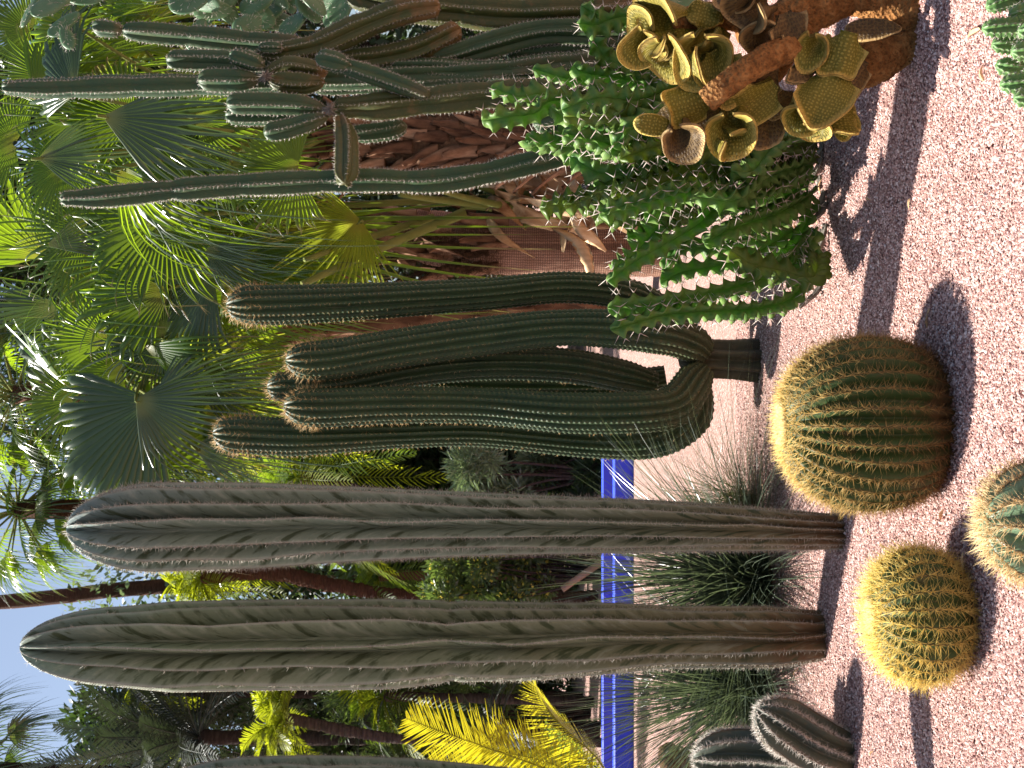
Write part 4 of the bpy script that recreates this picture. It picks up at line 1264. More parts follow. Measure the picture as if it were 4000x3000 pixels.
# palm behind the arms: trunk covered in dry leaf bases
d2 = 13.0
c2 = at(560, 1420, d2 - .2)
tp = [at(2560, 1235, d2), at(1900, 1235, d2), at(1300, 1250, d2), at(900, 1290, d2), at(520, 1400, d2)]
tp[0][2] = -.05
L2 = [
    (640, 1325, 11.2, 400, 8, 105, .1, -.1, .3, .15, 'fan_d', {}),
    (600, 1560, 10.9, 480, -42, 62, .1, -.1, .5, .06, 'fan_d', {'split': .8, 'broken': 0}),
    (530, 1560, 10.7, 460, -150, 60, -.1, .1, .6, .35, 'fan_d', {}),
    (590, 1575, 10.9, 440, 150, 45, -.2, .3, .7, .3, 'fan_d', {}),
    (660, 1500, 11.7, 460, 176, 95, .1, .1, .3, .25, 'fan_y', {}),
    (700, 1640, 11.8, 360, -110, 75, .1, -.1, .3, .3, 'fan_y', {}),
    (480, 1450, 11.6, 420, -10, 90, .2, .1, .2, .15, 'fan', {}),
    (420, 1330, 11.4, 420, 20, 60, .1, .3, .4, .3, 'fan', {}),
    (760, 1480, 11.4, 380, -170, 50, -.1, .2, .6, .3, 'fan_d', {}),
    (560, 1700, 11.6, 330, -80, 60, 0, -.3, .4, .4, 'fan', {}),
    (900, 1330, 12.2, 360, 170, 110, .1, .2, .3, .25, 'fan', {}),
    (420, 1760, 12.0, 330, -60, 70, .1, 0, .3, .3, 'fan', {}),
    (800, 1620, 11.4, 300, -150, 70, 0, .1, .5, .4, 'fan', {}),
    (760, 1750, 11.2, 300, 190, 50, 0, -.2, .6, .4, 'fan_d', {}),
    (300, 1560, 12.4, 380, 0, 110, .2, .1, .3, .25, 'fan', {}),
    (700, 1180, 11.6, 380, 150, 80, 0, .2, .5, .3, 'fan', {}),
]
L2 += extra(2, 16, (150, 900), (1150, 1850), (10.9, 13), ['fan', 'fan_d', 'fan'])
p2, tr2 = fan_palm('fan palm with orange brown leaf bases rising behind the dark arms', 0, 0, d2, L2, tp, [.26, .25, .25, .24, .18], 'boot', 7, c2)
Q2, _ = catmull(np.array(tp), 10)
for i in range(84):
    q = Q2[int(len(Q2) * (.03 + .94 * ((i * .618) % 1)))]
    a = rr.uniform(-1.5, 1.5)
    out = np.array((math.sin(a), -math.cos(a), .1))
    v = boot(q + out * .23, out, (rr.normal(0, .1), 0, 1), .15 * rr.uniform(.8, 1.3), rr.uniform(.2, .36), .05, 600 + i, flare=rr.uniform(.2, .5))
    part('leaf_base', v[0], v[1], MAT['boot'], tr2, v[2])

# palm behind the cereus: diamond lattice of leaf bases
d3 = 10.6
c3 = at(1150, 540, d3 - .2)
tp = [at(2700, 590, d3), at(2200, 560, d3), at(1750, 550, d3), at(1400, 540, d3), at(1200, 540, d3)]
tp[0][2] = -.05
L3 = [
    (1160, 663, 9.6, 270, -8, 112, .1, .1, .3, .08, 'fan', {'split': .75}),
    (400, 455, 8.9, 520, -165, 38, -.2, .2, 1.0, .12, 'fan_d', {'split': .5}),
    (520, 470, 9.1, 480, -172, 40, -.2, .3, 1.0, .15, 'fan_d', {}),
    (180, 300, 10.4, 300, 20, 100, .1, .1, .2, .1, 'fan', {}),
    (515, 465, 9.8, 300, 18, 75, .1, .1, .2, .08, 'fan', {'split': .8}),
    (320, 450, 10.2, 360, 2, 45, .1, .1, .2, .1, 'fan', {}),
    (760, 470, 9.9, 380, 175, 80, .0, .2, .5, .2, 'fan', {}),
    (700, 560, 10.2, 420, -60, 100, .1, .1, .3, .2, 'fan', {}),
    (880, 420, 10.4, 360, 40, 120, .1, .1, .3, .2, 'fan', {}),
    (1000, 620, 10.1, 330, 160, 70, 0, .2, .5, .2, 'fan', {}),
    (150, 620, 9.6, 380, 170, 50, -.1, .3, .8, .3, 'fan_d', {}),
    (250, 640, 10.6, 380, -20, 110, .2, 0, .3, .25, 'fan', {}),
    (450, 250, 10.8, 300, 40, 120, .2, .3, .5, .3, 'fan', {}),
    (560, 190, 11.0, 260, 60, 90, .2, -.4, .6, .3, 'fan_y', {}),
    (60, 560, 10.8, 360, 10, 110, .2, .1, .3, .25, 'fan', {}),
    (120, 120, 10.6, 330, 30, 110, .2, .1, .3, .25, 'fan', {}),
    (900, 620, 9.8, 330, -110, 60, 0, .3, .7, .2, 'fan', {}),
]
L3 += extra(3, 15, (0, 850), (60, 700), (9.3, 11.6), ['fan', 'fan_d', 'fan', 'fan'])
p3, tr3 = fan_palm('fan palm whose trunk is a diamond lattice of dry leaf bases behind the cereus stems', 0, 0, d3, L3, tp, [.24, .24, .24, .23, .18], 'fibre', 11, c3)
for i in range(13):
    for j in range(7):
        z0 = at(2300 - i * 84 - (j % 2) * 42, 0, d3)[2]
        a = (j - 3) * .5 + (i % 2) * .02
        out = np.array((math.sin(a), -math.cos(a), .15))
        base = at(2000, 555, d3)
        a += rr.normal(0, .05)
        pos = np.array((base[0], d3, z0 + rr.normal(0, .015))) + np.array((math.sin(a), -math.cos(a), 0)) * .22
        v = boot(pos, out, (math.sin(a) * .25 + rr.normal(0, .12), 0, 1), .15 * rr.uniform(.8, 1.25), rr.uniform(.20, .36), .045, 800 + i * 9 + j, flare=rr.uniform(.2, .5))
        part('leaf_base', v[0], v[1], MAT['boot'], tr3, v[2])

# ------------------------------------------------------------------ feather leaves
def frond(P0, dr, L, sag, seed, n=46, ll=.3, lw=.02, ang=55, vee=.5, up=(0, 0, 1), droop=.25, start=.12, mid=None):
    """a pinnate leaf: curved midrib with two rows of leaflets"""
    r = np.random.default_rng(seed + 5000)
    dr = unit(dr)
    s = np.linspace(0, 1, 24)
    C = P0 + dr[None] * (s * L)[:, None] + DOWN[None] * (sag * L * s ** 2)[:, None]
    if mid is not None:
        C, _ = catmull(mid, 12)
        s = np.linspace(0, 1, len(C))
        L = np.linalg.norm(np.diff(C, axis=0), axis=1).sum()
    T = unit(np.gradient(C, axis=0))
    u = np.asarray(up, float)
    sd = unit(np.cross(T, u[None] + T * 1e-3))
    nm = np.cross(sd, T)
    q = np.linspace(start, .995, n)
    c = np.stack([np.interp(q, s, C[:, k]) for k in range(3)], 1)
    t = unit(np.stack([np.interp(q, s, T[:, k]) for k in range(3)], 1))
    sdq = unit(np.stack([np.interp(q, s, sd[:, k]) for k in range(3)], 1))
    nq = np.cross(sdq, t)
    lens = ll * (np.sin(np.clip(.12 + q * .92, 0, 1) * PI) ** .55) * r.uniform(.85, 1.1, n)
    Vs, rd = [], []
    st = np.array((0, .3, .7, 1.0))
    ws = np.array((.5, 1.0, .75, .06))
    for sg in (-1, 1):
        a = np.radians(ang - 22 * q + r.normal(0, 5, n))[:, None]
        d = t * np.cos(a) + (sdq * sg * math.cos(vee) + nq * math.sin(vee)) * np.sin(a)
        wv = np.cross(d, nq)
        wv = unit(wv)
        base = c[:, None] + d[:, None] * (st[None] * lens[:, None])[..., None] + DOWN * (droop * lens[:, None] * st[None] ** 2)[..., None]
        off = wv[:, None] * (ws * lw / 2)[None, :, None]
        Vs.append(np.stack((base - off, base + off), 2).reshape(-1, 3))
    V = np.concatenate(Vs)
    m = 2 * n
    idx = np.arange(m * 8).reshape(m, 4, 2)
    Q = np.stack((idx[:, :-1, 0], idx[:, :-1, 1], idx[:, 1:, 1], idx[:, 1:, 0]), -1).reshape(-1, 4)
    tone = np.repeat(np.clip(r.uniform(.1, .9) + r.normal(0, .28, m), 0, 1), 8)
    rdq = np.tile(np.repeat(st, 2), m)
    v2, f2, a2 = tube(C[::3], [lw * .7, lw * .5, lw * .12], 5, n=3)
    return merge([(V, [Q], {'tone': tone, 'rad': rdq}), (v2, f2, {'tone': a2['tone'], 'rad': np.zeros(len(v2))})])

def feather_palm(name, label, crown, n, L, skin, seed, trunk=None, trunk_r=None, bark='bark_red', sag=(.3, .7), el=(0, 75), az=None, ll=.3, lw=.022, nl=30, vee=.5, group=None, skins=None):
    r = np.random.default_rng(seed)
    base = trunk[0] if trunk is not None else crown
    root = thing(name, label, 'palm', np.array((base[0], base[1], 0)), group)
    if trunk is not None:
        v = tube(np.array(trunk), trunk_r, 12, n=40, rough=.16, seed=seed)
        part('trunk', v[0], v[1], MAT[bark], root, v[2])
    for i in range(n):
        a = (i * 2.399963 + r.uniform(-.2, .2)) if az is None else r.uniform(*az)
        e = math.radians(el[0] + (el[1] - el[0]) * ((i + .5) / n))
        d = np.array((math.cos(a) * math.cos(e), math.sin(a) * math.cos(e), math.sin(e)))
        v = frond(np.array(crown), d, L * r.uniform(.8, 1.1), r.uniform(*sag), seed * 100 + i, nl, ll * r.uniform(.85, 1.1), lw, vee=vee)
        V = v[0]
        V[:, 2] = np.maximum(V[:, 2], .05)
        sk = skin if skins is None else skins[i % len(skins)]
        part('frond', V, v[1], MAT[sk], root, v[2])
    return root

def gnd(x, y, d):
    p = at(x, y, d)
    p[2] = 0
    return p
G = 'feather palms beyond the blue kerb'
# between the two columns
feather_palm('feather_palm', 'yellow green feather palm seen between the two tall columns', at(790, 2260, 21.5), 38, 1.75, 'frond_y', 2,
             [gnd(2300, 2330, 21.5), at(1640, 2330, 21.5), at(1300, 2285, 21.5), at(1050, 2235, 21.5), at(790, 2255, 21.5)], [.11, .11, .12, .14, .12], 'bark_red', (.5, 1.0), (-25, 75), ll=.42, lw=.021, nl=34, group=G)
feather_palm('feather_palm', 'mid green feather palm with drooping fronds, low between the two tall columns', at(1480, 2250, 22.5), 26, 1.7, 'frond_g', 4, [gnd(2290, 2240, 22.5), at(1480, 2250, 22.5)], [.09, .09], 'bark_red', (.4, .9), (-10, 60), ll=.4, lw=.021, group=G, skins=['frond_g', 'frond_y', 'frond_g'])
# left of the tallest column
feather_palm('feather_palm', 'sunlit yellow green feather palm on a thin dark trunk, left of the tallest column', at(1120, 2800, 20.5), 36, 1.3, 'frond_y', 6,
             [gnd(2320, 2900, 20.5), at(1760, 2890, 20.5), at(1550, 2885, 20.5), at(1330, 2850, 20.5), at(1120, 2805, 20.5)], [.085, .08, .08, .10, .09], 'bark_grey', (.35, .8), (0, 70), ll=.36, lw=.020, group=G)
feather_palm('feather_palm', 'dark grey date palm whose fronds stand against the sky, behind the pale feather palm', at(780, 2880, 24), 70, 4.0, 'frond_d', 8, [gnd(2280, 2880, 24), at(780, 2880, 24)], [.15, .15], 'bark_grey', (.12, .6), (-25, 88), ll=.5, lw=.026, nl=46, group=G)
feather_palm('feather_palm', 'small golden feather palm half hidden behind the top of the tallest column', at(560, 2700, 26), 14, 1.5, 'frond_y', 9, [gnd(2270, 2720, 26), at(560, 2700, 26)], [.1, .1], 'bark_grey', (.6, 1.1), (-20, 60), ll=.45, lw=.035, group=G, skins=['frond_y', 'frond_d'])
feather_palm('feather_palm', 'green feather palm with fronds arching behind the left side of the tallest column', at(1500, 2720, 22.5), 34, 1.7, 'frond_g', 10, [gnd(2290, 2740, 22.5), at(1500, 2720, 22.5)], [.09, .09], 'bark_grey', (.4, .9), (-30, 70), ll=.4, lw=.021, group=G, skins=['frond_g', 'frond_d', 'frond_g', 'frond_y'])
# behind the arms and right of the grey column
feather_palm('feather_palm', 'feather palm with long yellow tipped fronds between the grey column and the dark arms', at(1180, 1860, 19.5), 34, 2.0, 'frond_y', 12, [gnd(2370, 2020, 19.5), at(1700, 1990, 19.5), at(1180, 1860, 19.5)], [.12, .11, .11], 'bark_grey', (.6, 1.2), (-30, 70), ll=.42, lw=.020, nl=38, group=G, skins=['frond_y', 'frond_g', 'frond_g'])
feather_palm('feather_palm', 'yellow green feather palm glowing behind the spiny tops of the dark arms', at(900, 1560, 20.5), 34, 2.2, 'frond_y', 13, [gnd(2350, 1560, 20.5), at(900, 1560, 20.5)], [.17, .15], 'bark_red', (.5, 1.0), (-30, 75), ll=.42, lw=.020, nl=38, group=G, skins=['frond_y', 'frond_y', 'frond_g'])
feather_palm('feather_palm', 'dark low feather palm behind the golden cycad fronds', at(1960, 2840, 21), 16, 1.4, 'frond_d', 14, [gnd(2330, 2850, 21), at(1960, 2840, 21)], [.15, .13], 'bark_grey', (.3, .8), (0, 70), ll=.34, lw=.026, group=G)

# golden cycad at the left edge
def cycad():
    d = 14.3
    root = thing('cycad', 'golden yellow cycad with stiff combed fronds arching in from the edge over the blue kerb', 'cycad', (at(2480, 3120, d)[0], d, 0))
    v = tube(np.array((gnd(2480, 3120, d), at(2400, 3120, d))), [.16, .12], 12)
    part('trunk', v[0], v[1], MAT['bark_grey'], root, v[2])
    sets = [
        ([(2400, 3090), (2330, 2960), (2200, 2840), (2110, 2720), (2085, 2610)], 'frond_gold', .62, (-.25, .25, 1)),
        ([(2380, 3110), (2150, 3010), (1900, 2920), (1700, 2850), (1560, 2795)], 'frond_gold', .55, (.45, -.6, .5)),
        ([(2390, 3100), (2160, 2985), (1950, 2935), (1800, 2900)], 'frond_gold', .5, (.5, -.7, .6)),
        ([(2380, 3110), (2100, 3060), (1850, 3010), (1650, 2960)], 'frond_gold', .55, (.4, -.7, .5)),
        ([(2400, 3100), (2330, 3000), (2200, 2900), (2130, 2830)], 'frond_g', .4, (0, .2, 1)),
        ([(2380, 3120), (2100, 3120), (1800, 3100), (1600, 3080)], 'frond_gold', .5, (.3, -.5, .5)),
    ]
    for i, (lst, m, ll, up) in enumerate(sets):
        P = pts(lst, d + .15 * i - .2)
        v = frond(P[0], P[-1] - P[0], 1, 0, 70 + i, 74, ll, .016, ang=68, vee=.25, up=up, droop=.02, start=.1, mid=P)
        part('frond', v[0], v[1], MAT[m], root, v[2])
cycad()

# tall fan palms against the sky
def far_fan(label, crown, trunk, tr, n, R, seed, m, bark):
    root = thing('tall_fan_palm', label, 'palm', (trunk[0][0], trunk[0][1], 0), 'tall fan palms against the sky')
    v = tube(np.array(trunk), tr, 14, n=14, rough=.06, seed=seed)
    part('trunk', v[0], v[1], MAT[bark], root, v[2])
    r = np.random.default_rng(seed)
    for i in range(n):
        a = i * 2.4
        e = math.radians(-50 + 125 * (i + .5) / n)
        d = np.array((math.cos(a) * math.cos(e), math.sin(a) * math.cos(e), math.sin(e)))
        hub = np.array(crown) + d * R * .8
        nrm = np.cross(np.cross(d, (0, 0, 1)), d)
        v = fan_leaf(hub, d, nrm, R, 80, seed * 60 + i, droop=.45, split=.4, nseg=26, cup=.2)
        o = part('fan_leaf', v[0], v[1], MAT[m[i % len(m)]], root, v[2])
        t = tube(np.array((crown, hub)), [.03, .015], 5, n=4)
        part('petiole', t[0], t[1], MAT['stem'], o, t[2])
far_fan('tall fan palm crown spreading against the sky above the grey column', at(70, 1990, 26), [gnd(2250, 1990, 26), at(70, 1990, 26)], [.24, .2], 34, 1.25, 21, ['fan', 'fan', 'fan_d'], 'bark_red')
far_fan('second fan palm crown with drooping leaves high above the dark arms', at(60, 1540, 24), [gnd(2270, 1560, 24), at(60, 1540, 24)], [.24, .2], 28, 1.2, 22, ['fan', 'fan_d'], 'bark_red')
far_fan('very tall bare palm trunk rising out of the frame between the two columns', at(-900, 2380, 33), [gnd(2220, 2275, 33), at(1300, 2280, 33), at(600, 2293, 33), at(0, 2352, 33), at(-900, 2400, 33)], [.24, .22, .2, .2, .19], 18, 1.3, 23, ['fan_d', 'fan'], 'bark_red')
far_fan('dark fan palm crown entering the picture at the topmost left corner of the sky', at(-120, 3010, 27), [gnd(2260, 3090, 27), at(-120, 3010, 27)], [.24, .2], 26, 1.3, 24, ['fan_d'], 'bark_grey')

# ------------------------------------------------------------------ shrubs, trees, hedge
def leaf_cloud(C, rad, n, size, seed, narrow=.45, up=.3):
    """n single leaves scattered in lumps; C: lump centres, rad: their radii"""
    r = np.random.default_rng(seed)
    C = np.asarray(C)
    w = np.asarray(rad) ** 2
    k = r.choice(len(C), n, p=w / w.sum())
    u = unit(r.normal(0, 1, (n, 3)))
    q = r.uniform(0, 1, n) ** .45
    P = C[k] + u * (np.asarray(rad)[k] * q)[:, None]
    D = unit(u + r.normal(0, .6, (n, 3)) + np.array((0, 0, up)))
    X = unit(np.cross(D, r.normal(0, 1, (n, 3))))
    s = size * r.uniform(.6, 1.3, n)
    w_ = s * narrow / 2
    V = np.stack((P, P + D * (s * .5)[:, None] + X * w_[:, None], P + D * s[:, None], P + D * (s * .5)[:, None] - X * w_[:, None]), 1)
    f = np.arange(n * 4).reshape(n, 4)
    tone = np.repeat(np.clip(r.uniform(0, 1, len(C))[k] * .6 + r.uniform(0, .4, n), 0, 1), 4)
    return V.reshape(-1, 3), [f], {'tone': tone, 'rad': np.tile((0, .5, 1, .5), n)}

def shrub(name, label, cat, base, lumps, rad, n, size, m, seed, narrow=.4, flowers=0, group=None):
    root = thing(name, label, cat, (base[0], base[1], 0), group)
    r = np.random.default_rng(seed)
    st = []
    for c in lumps[:26]:
        mid = (np.array(base) + c) / 2 + r.normal(0, .08, 3)
        b = np.array((base[0], base[1], -.03)) + np.array((*r.normal(0, .05, 2), 0))
        st.append(tube(np.array((b, mid, c)), [.03, .02, .008], 5, n=5, seed=seed))
    v = merge(st)
    part('stems', v[0], v[1], MAT['bark_grey'], root, v[2], kind='stuff')
    v = leaf_cloud(lumps, rad, n, size, seed, narrow)
    V = v[0]
    V[:, 2] = np.maximum(V[:, 2], .02)
    part('foliage', V, v[1], MAT[m], root, v[2], kind='stuff')
    if flowers:
        v = leaf_cloud(lumps, np.array(rad) * 1.05, flowers, size * .45, seed + 1, .9)
        part('flowers', v[0], v[1], MAT['flower'], root, v[2], kind='stuff')
    return root
r_ = np.random.default_rng(44)
def lumps_in(x0, x1, y0, y1, d, n, rad):
    C = np.array([at(r_.uniform(x0, x1), r_.uniform(y0, y1), d + r_.uniform(-.6, .6)) for _ in range(n)])
    return C, r_.uniform(rad * .6, rad * 1.3, n)
C, R = lumps_in(1680, 2120, 2150, 2350, 19, 22, .22)
shrub('flowering_shrub', 'open shrub with thick stems and small yellow flowers between the two columns', 'shrub', gnd(2370, 2240, 19), C, R, 7500, .13, 'bush', 1, .3, 900)
C, R = lumps_in(1780, 2150, 1770, 1960, 18.6, 20, .22)
shrub('narrow_leaf_shrub', 'pale green shrub with narrow whorled leaves right of the grey column', 'shrub', gnd(2370, 1860, 18.6), C, R, 7500, .2, 'bush_p', 2, .13)
C, R = lumps_in(2130, 2330, 1720, 1980, 18.9, 16, .2)
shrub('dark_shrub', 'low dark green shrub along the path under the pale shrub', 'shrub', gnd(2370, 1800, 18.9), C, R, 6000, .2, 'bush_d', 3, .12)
C, R = lumps_in(2080, 2250, 2140, 2200, 20, 6, .16)
shrub('small_leafy_shrub', 'small fresh green shrub beside the leaning wooden prop', 'shrub', gnd(2340, 2165, 20), C, R, 500, .12, 'bush', 4, .5)

C, R = lumps_in(1650, 2215, 2660, 3060, 28, 40, .5)
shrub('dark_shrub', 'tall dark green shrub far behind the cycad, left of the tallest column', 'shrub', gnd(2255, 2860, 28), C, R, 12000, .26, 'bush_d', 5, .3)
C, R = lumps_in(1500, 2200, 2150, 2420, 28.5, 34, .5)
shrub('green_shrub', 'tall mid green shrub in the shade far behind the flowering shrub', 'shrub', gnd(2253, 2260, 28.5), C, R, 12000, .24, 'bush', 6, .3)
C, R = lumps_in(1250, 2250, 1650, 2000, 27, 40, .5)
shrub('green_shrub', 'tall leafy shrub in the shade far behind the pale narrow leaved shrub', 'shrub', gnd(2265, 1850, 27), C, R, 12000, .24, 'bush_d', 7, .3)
C, R = lumps_in(1250, 2200, 2640, 3060, 23.5, 30, .34)
shrub('feathery_shrub', 'loose green bush hiding the thin palm trunks left of the tallest column', 'shrub', gnd(2306, 2780, 23.5), C, R, 9000, .24, 'bush', 15, .14)
def tree(label, x, y, d, h_px, w_px, n, m, seed, lump=.8, size=.26, group='leafy trees closing the back of the garden', low=None):
    base = gnd(2300, y, d)
    root = thing('leafy_tree', label, 'tree', base, group)
    r = np.random.default_rng(seed)
    top = at(x, y, d)
    H = top[2]
    W = w_px / F * d / 2
    v = tube(np.array((base - (0, 0, .05), base + (r.normal(0, .2), 0, H * .35), base + (r.normal(0, .3), 0, H * .8))), [.22, .17, .06], 10, n=8, rough=.05)
    part('trunk', v[0], v[1], MAT['bark_grey'], root, v[2])
    lo = .06 if low is None else low
    k = 60
    z = H * (lo + (1 - lo) * r.uniform(0, 1, k))
    env = W * np.sqrt(np.clip(1 - ((z / H - .45) / .62) ** 2, .05, 1))
    a = r.uniform(0, 6.28, k)
    q = np.sqrt(r.uniform(0, 1, k))
    C = np.stack((base[0] + env * q * np.cos(a), base[1] + env * q * np.sin(a) * .8, z), 1)
    lb = []
    for c in C[:20]:
        s0 = base + np.array((0, 0, c[2] * .55))
        lb.append(tube(np.array((s0, (s0 + c) / 2 + (0, 0, .1), c)), [.07, .04, .012], 5, n=4))
    v = merge(lb)
    part('limbs', v[0], v[1], MAT['bark_grey'], root, v[2], kind='stuff')
    v = leaf_cloud(C, r.uniform(lump * .7, lump * 1.3, k), n, size, seed, .4, .1)
    V = v[0]
    V[:, 2] = np.maximum(V[:, 2], .05)
    part('crown', V, v[1], MAT[m], root, v[2], kind='stuff')
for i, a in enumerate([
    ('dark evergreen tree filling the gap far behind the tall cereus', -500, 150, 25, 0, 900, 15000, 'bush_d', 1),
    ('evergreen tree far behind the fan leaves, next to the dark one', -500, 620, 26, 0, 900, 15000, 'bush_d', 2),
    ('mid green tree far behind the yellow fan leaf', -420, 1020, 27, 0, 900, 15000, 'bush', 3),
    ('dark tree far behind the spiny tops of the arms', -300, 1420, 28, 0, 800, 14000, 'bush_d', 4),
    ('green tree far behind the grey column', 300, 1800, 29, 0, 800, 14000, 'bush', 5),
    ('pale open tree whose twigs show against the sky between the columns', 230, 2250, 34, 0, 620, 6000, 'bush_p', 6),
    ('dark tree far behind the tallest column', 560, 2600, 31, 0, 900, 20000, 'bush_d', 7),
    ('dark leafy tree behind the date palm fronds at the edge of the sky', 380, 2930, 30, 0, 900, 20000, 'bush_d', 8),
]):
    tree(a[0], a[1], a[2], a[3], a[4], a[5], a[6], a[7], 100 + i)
def hedge():
    r = np.random.default_rng(9)
    n = 150
    C = np.stack((r.uniform(-13, 14, n), r.uniform(30, 33, n), r.uniform(.2, 4.6, n)), 1)
    v = leaf_cloud(C, r.uniform(.6, 1.0, n), 15000, .32, 9, .4)
    V = v[0]
    V[:, 2] = np.maximum(V[:, 2], .02)
    o = part('hedge', V, v[1], MAT['bush_d'], None, v[2], kind='stuff')
    tagged(o, 'dark leafy hedge mass closing the far end of the garden', 'hedge')
hedge()

# ------------------------------------------------------------------ grass tufts
def tuft(label, x, y, d, n, L, m, seed, spread=(5, 80), w=.008, droop=.5, lean=(0, 0)):
    b = gnd(x, y, d)
    root = thing('grass_tuft', label, 'grass tuft', b, 'grassy tufts behind the cacti')
    r = np.random.default_rng(seed)
    a = r.uniform(0, 2 * PI, n)
    e = np.radians(90 - (spread[0] + (spread[1] - spread[0]) * r.uniform(0, 1, n) ** .8))
    D = np.stack((np.cos(a) * np.cos(e) + lean[0], np.sin(a) * np.cos(e) + lean[1], np.sin(e)), 1)
    D = unit(D)
    ln = L * r.uniform(.55, 1.1, n)
    k = 7
    t = np.linspace(0, 1, k)
    P0 = b + np.stack((r.normal(0, .05, n), r.normal(0, .05, n), r.uniform(0, .06, n)), 1)
    C = P0[:, None] + D[:, None] * (t[None] * ln[:, None])[..., None] + DOWN * (droop * r.uniform(.4, 1.4, n)[:, None] * ln[:, None] * t[None] ** 2.4)[..., None]
    sd = unit(np.cross(D, (0, 0, 1.0)) + r.normal(0, .3, (n, 3)))
    ww = w * np.array((1, 1, .95, .85, .65, .4, .08)) / 2
    V = np.stack((C - sd[:, None] * ww[None, :, None], C + sd[:, None] * ww[None, :, None]), 2)
    V = V.reshape(-1, 3)
    V[:, 2] = np.maximum(V[:, 2], .012)
    idx = np.arange(n * k * 2).reshape(n, k, 2)
    Q = np.stack((idx[:, :-1, 0], idx[:, :-1, 1], idx[:, 1:, 1], idx[:, 1:, 0]), -1).reshape(-1, 4)
    part('blades', V, [Q], MAT[m], root, {'tone': np.repeat(r.uniform(0, 1, n), k * 2), 'rad': np.tile(np.repeat(t, 2), n)}, kind='stuff')
    v = tube(np.array((b + (0, 0, -.03), b + (0, 0, .10))), [.10, .05], 12, rough=.1)
    part('crown_base', v[0], v[1], MAT['fibre'], root, v[2])
tuft('dense dark grass tuft fanning out between the two tall columns', 3015, 2255, 7.15, 1300, 1.5, 'grass', 1, (3, 85), .007, .22)
tuft('wide grass tuft with arching blades left of the tallest column', 3020, 2690, 7.3, 1300, 1.5, 'grass', 2, (3, 85), .007, .24)
tuft('thin wispy olive grass tuft behind the golden barrel cactus', 3000, 1985, 7.6, 420, .80, 'grass_d', 3, (8, 84), .005, .25)

# ------------------------------------------------------------------ prickly pear, prop, stump, litter
def prickly(label, pads, base, d, seed):
    root = thing('prickly_pear', label, 'cactus', base, 'prickly pears behind the cereus')
    r = np.random.default_rng(seed)
    for i, (x, y, L, W, a, fx, fz) in enumerate(pads):
        dd = d + r.uniform(-.3, .3)
        c = at(x, y, dd)
        v = pad_mesh(c, dirv(a, r.uniform(-.3, .3)), (fx, -1, fz), L / F * dd, W / F * dd, .035, 0, r.uniform(-.4, .4), 0, 3, seed + i, .25)
        p = part('pad', v[0], v[1], MAT['opuntia'], root, v[2])
        V = v[0]
        rr = np.random.default_rng(i)
        pick = rr.choice(len(V) - 2, 60)
        nn = unit(V[pick] - c)
        s = spikes(V[pick], nn + rr.normal(0, .3, (60, 3)), .03, .0016)
        part('spines', s[0], s[1], MAT['sp_white'], p, s[2], kind='stuff')
P = []
for i in range(30):
    P.append((r_.uniform(720, 1420), r_.uniform(-60, 165) - 30 * (i % 2), r_.uniform(110, 170), r_.uniform(75, 110), r_.uniform(-80, 80), r_.uniform(-1.2, 1.2), r_.uniform(-.5, .8)))
P += [(x_, -70 + 55 * math.sin(x_ * .013) + (i_ % 3) * 30, 175, 120, 25 * math.sin(x_ * .021), .5 * math.sin(x_ * .03), .2) for i_, x_ in enumerate(range(1480, 2700, 105))]

prickly('blue green prickly pear with many overlapping oval pads behind the cereus', P, gnd(2700, -70, 9.2), 9.2, 1)
prickly('prickly pear branch with two grey green pads hanging in from above the cereus tips', [(250, 95, 150, 85, -40, .5, .4), (262, 148, 95, 60, -115, .2, .3), (200, 20, 170, 90, -30, .4, .2), (120, 40, 150, 50, -60, 1.0, .4), (330, -20, 160, 90, 10, .3, .3), (470, -70, 170, 100, 12, .5, .2), (610, -50, 180, 100, -14, -.3, .2), (770, -85, 180, 110, 10, .4, .2)],
        gnd(2700, -75, 9.0), 9.0, 2)

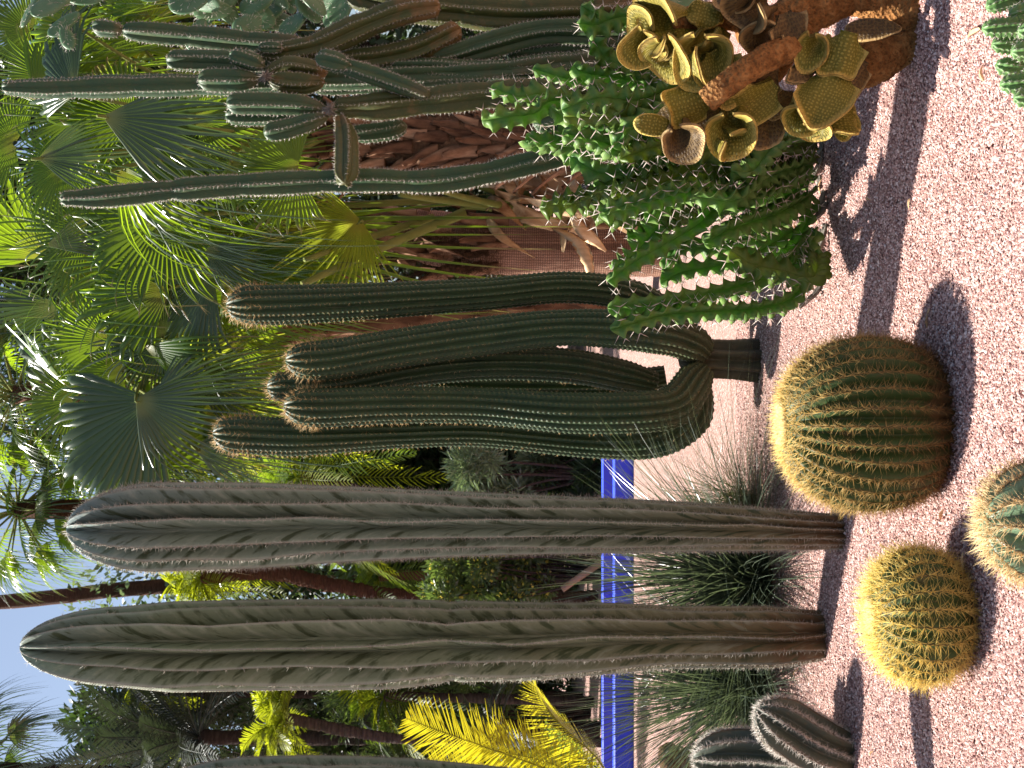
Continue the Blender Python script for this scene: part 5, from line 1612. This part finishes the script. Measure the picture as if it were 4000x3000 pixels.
o = tube(np.array((gnd(2360, 2165, 18.4), at(2195, 2302, 18.4))), [.055, .05], 9, n=6, rough=.04)
o = part('prop_pole', o[0], o[1], MAT['wood'], None, o[2])
tagged(o, 'leaning brown wooden prop beyond the blue kerb, between the columns', 'pole')
def stump():
    v = tube(np.array((gnd(2700, 3000, 10.2) + (.05, 0, -.03), gnd(2700, 2985, 10.2) + (.02, 0, .16), gnd(2700, 2950, 10.2) + (.08, 0, .22))), [.13, .11, .07], 12, rough=.15, seed=4)
    o = part('stump', v[0], v[1], MAT['cork_d'], None, v[2])
    tagged(o, 'dark brown weathered stump at the edge beside the young cacti', 'stump')
stump()
def club():
    P = np.array(((-1.92, 4.33, -.02), (-1.86, 4.45, .30), (-1.72, 4.68, .70), (-1.62, 4.85, 1.0)))
    mesh, ar = ribbed(P, [.045, .05, .10, .12], 9, .25, 1.2, 8, ds=.02, dome=.14, seed=5, areole=.02)
    root = thing('club_cactus', 'leaning club shaped cactus just past the edge, throwing the narrow shadow beside the yellow barrel', 'cactus', P[0] * (1, 1, 0))
    part('body', mesh[0], mesh[1], MAT['young'], root, mesh[2])
    s = cluster(ar, 6, .012, .025, .0012, (15, 80), 5)
    part('spines', s[0], s[1], MAT['sp_pale'], root, s[2], kind='stuff')
club()
def litter():
    r = np.random.default_rng(55)
    lst = []
    for i in range(90):
        x, y = (r.uniform(3020, 3230), r.uniform(560, 1120)) if i < 60 else (r.uniform(2560, 3900), r.uniform(100, 2950))
        p = gnd(0, 0, 1)
        d = EYE * F / (x - 2000)
        p = at(x, y, d)
        a = r.uniform(0, 6.28)
        e = np.array((math.cos(a), math.sin(a), 0)) * r.uniform(.02, .06)
        p[2] = .014
        v = strip(np.array((p - e, p + (0, 0, r.uniform(.004, .016)), p + e)), r.uniform(.008, .02), None, i, .8)
        lst.append(v)
    v = merge(lst)
    o = part('leaf_litter', v[0], v[1], MAT['straw'], None, v[2], kind='stuff')
    tagged(o, 'dry leaf scraps scattered on the gravel under the jagged succulent', 'litter')
litter()
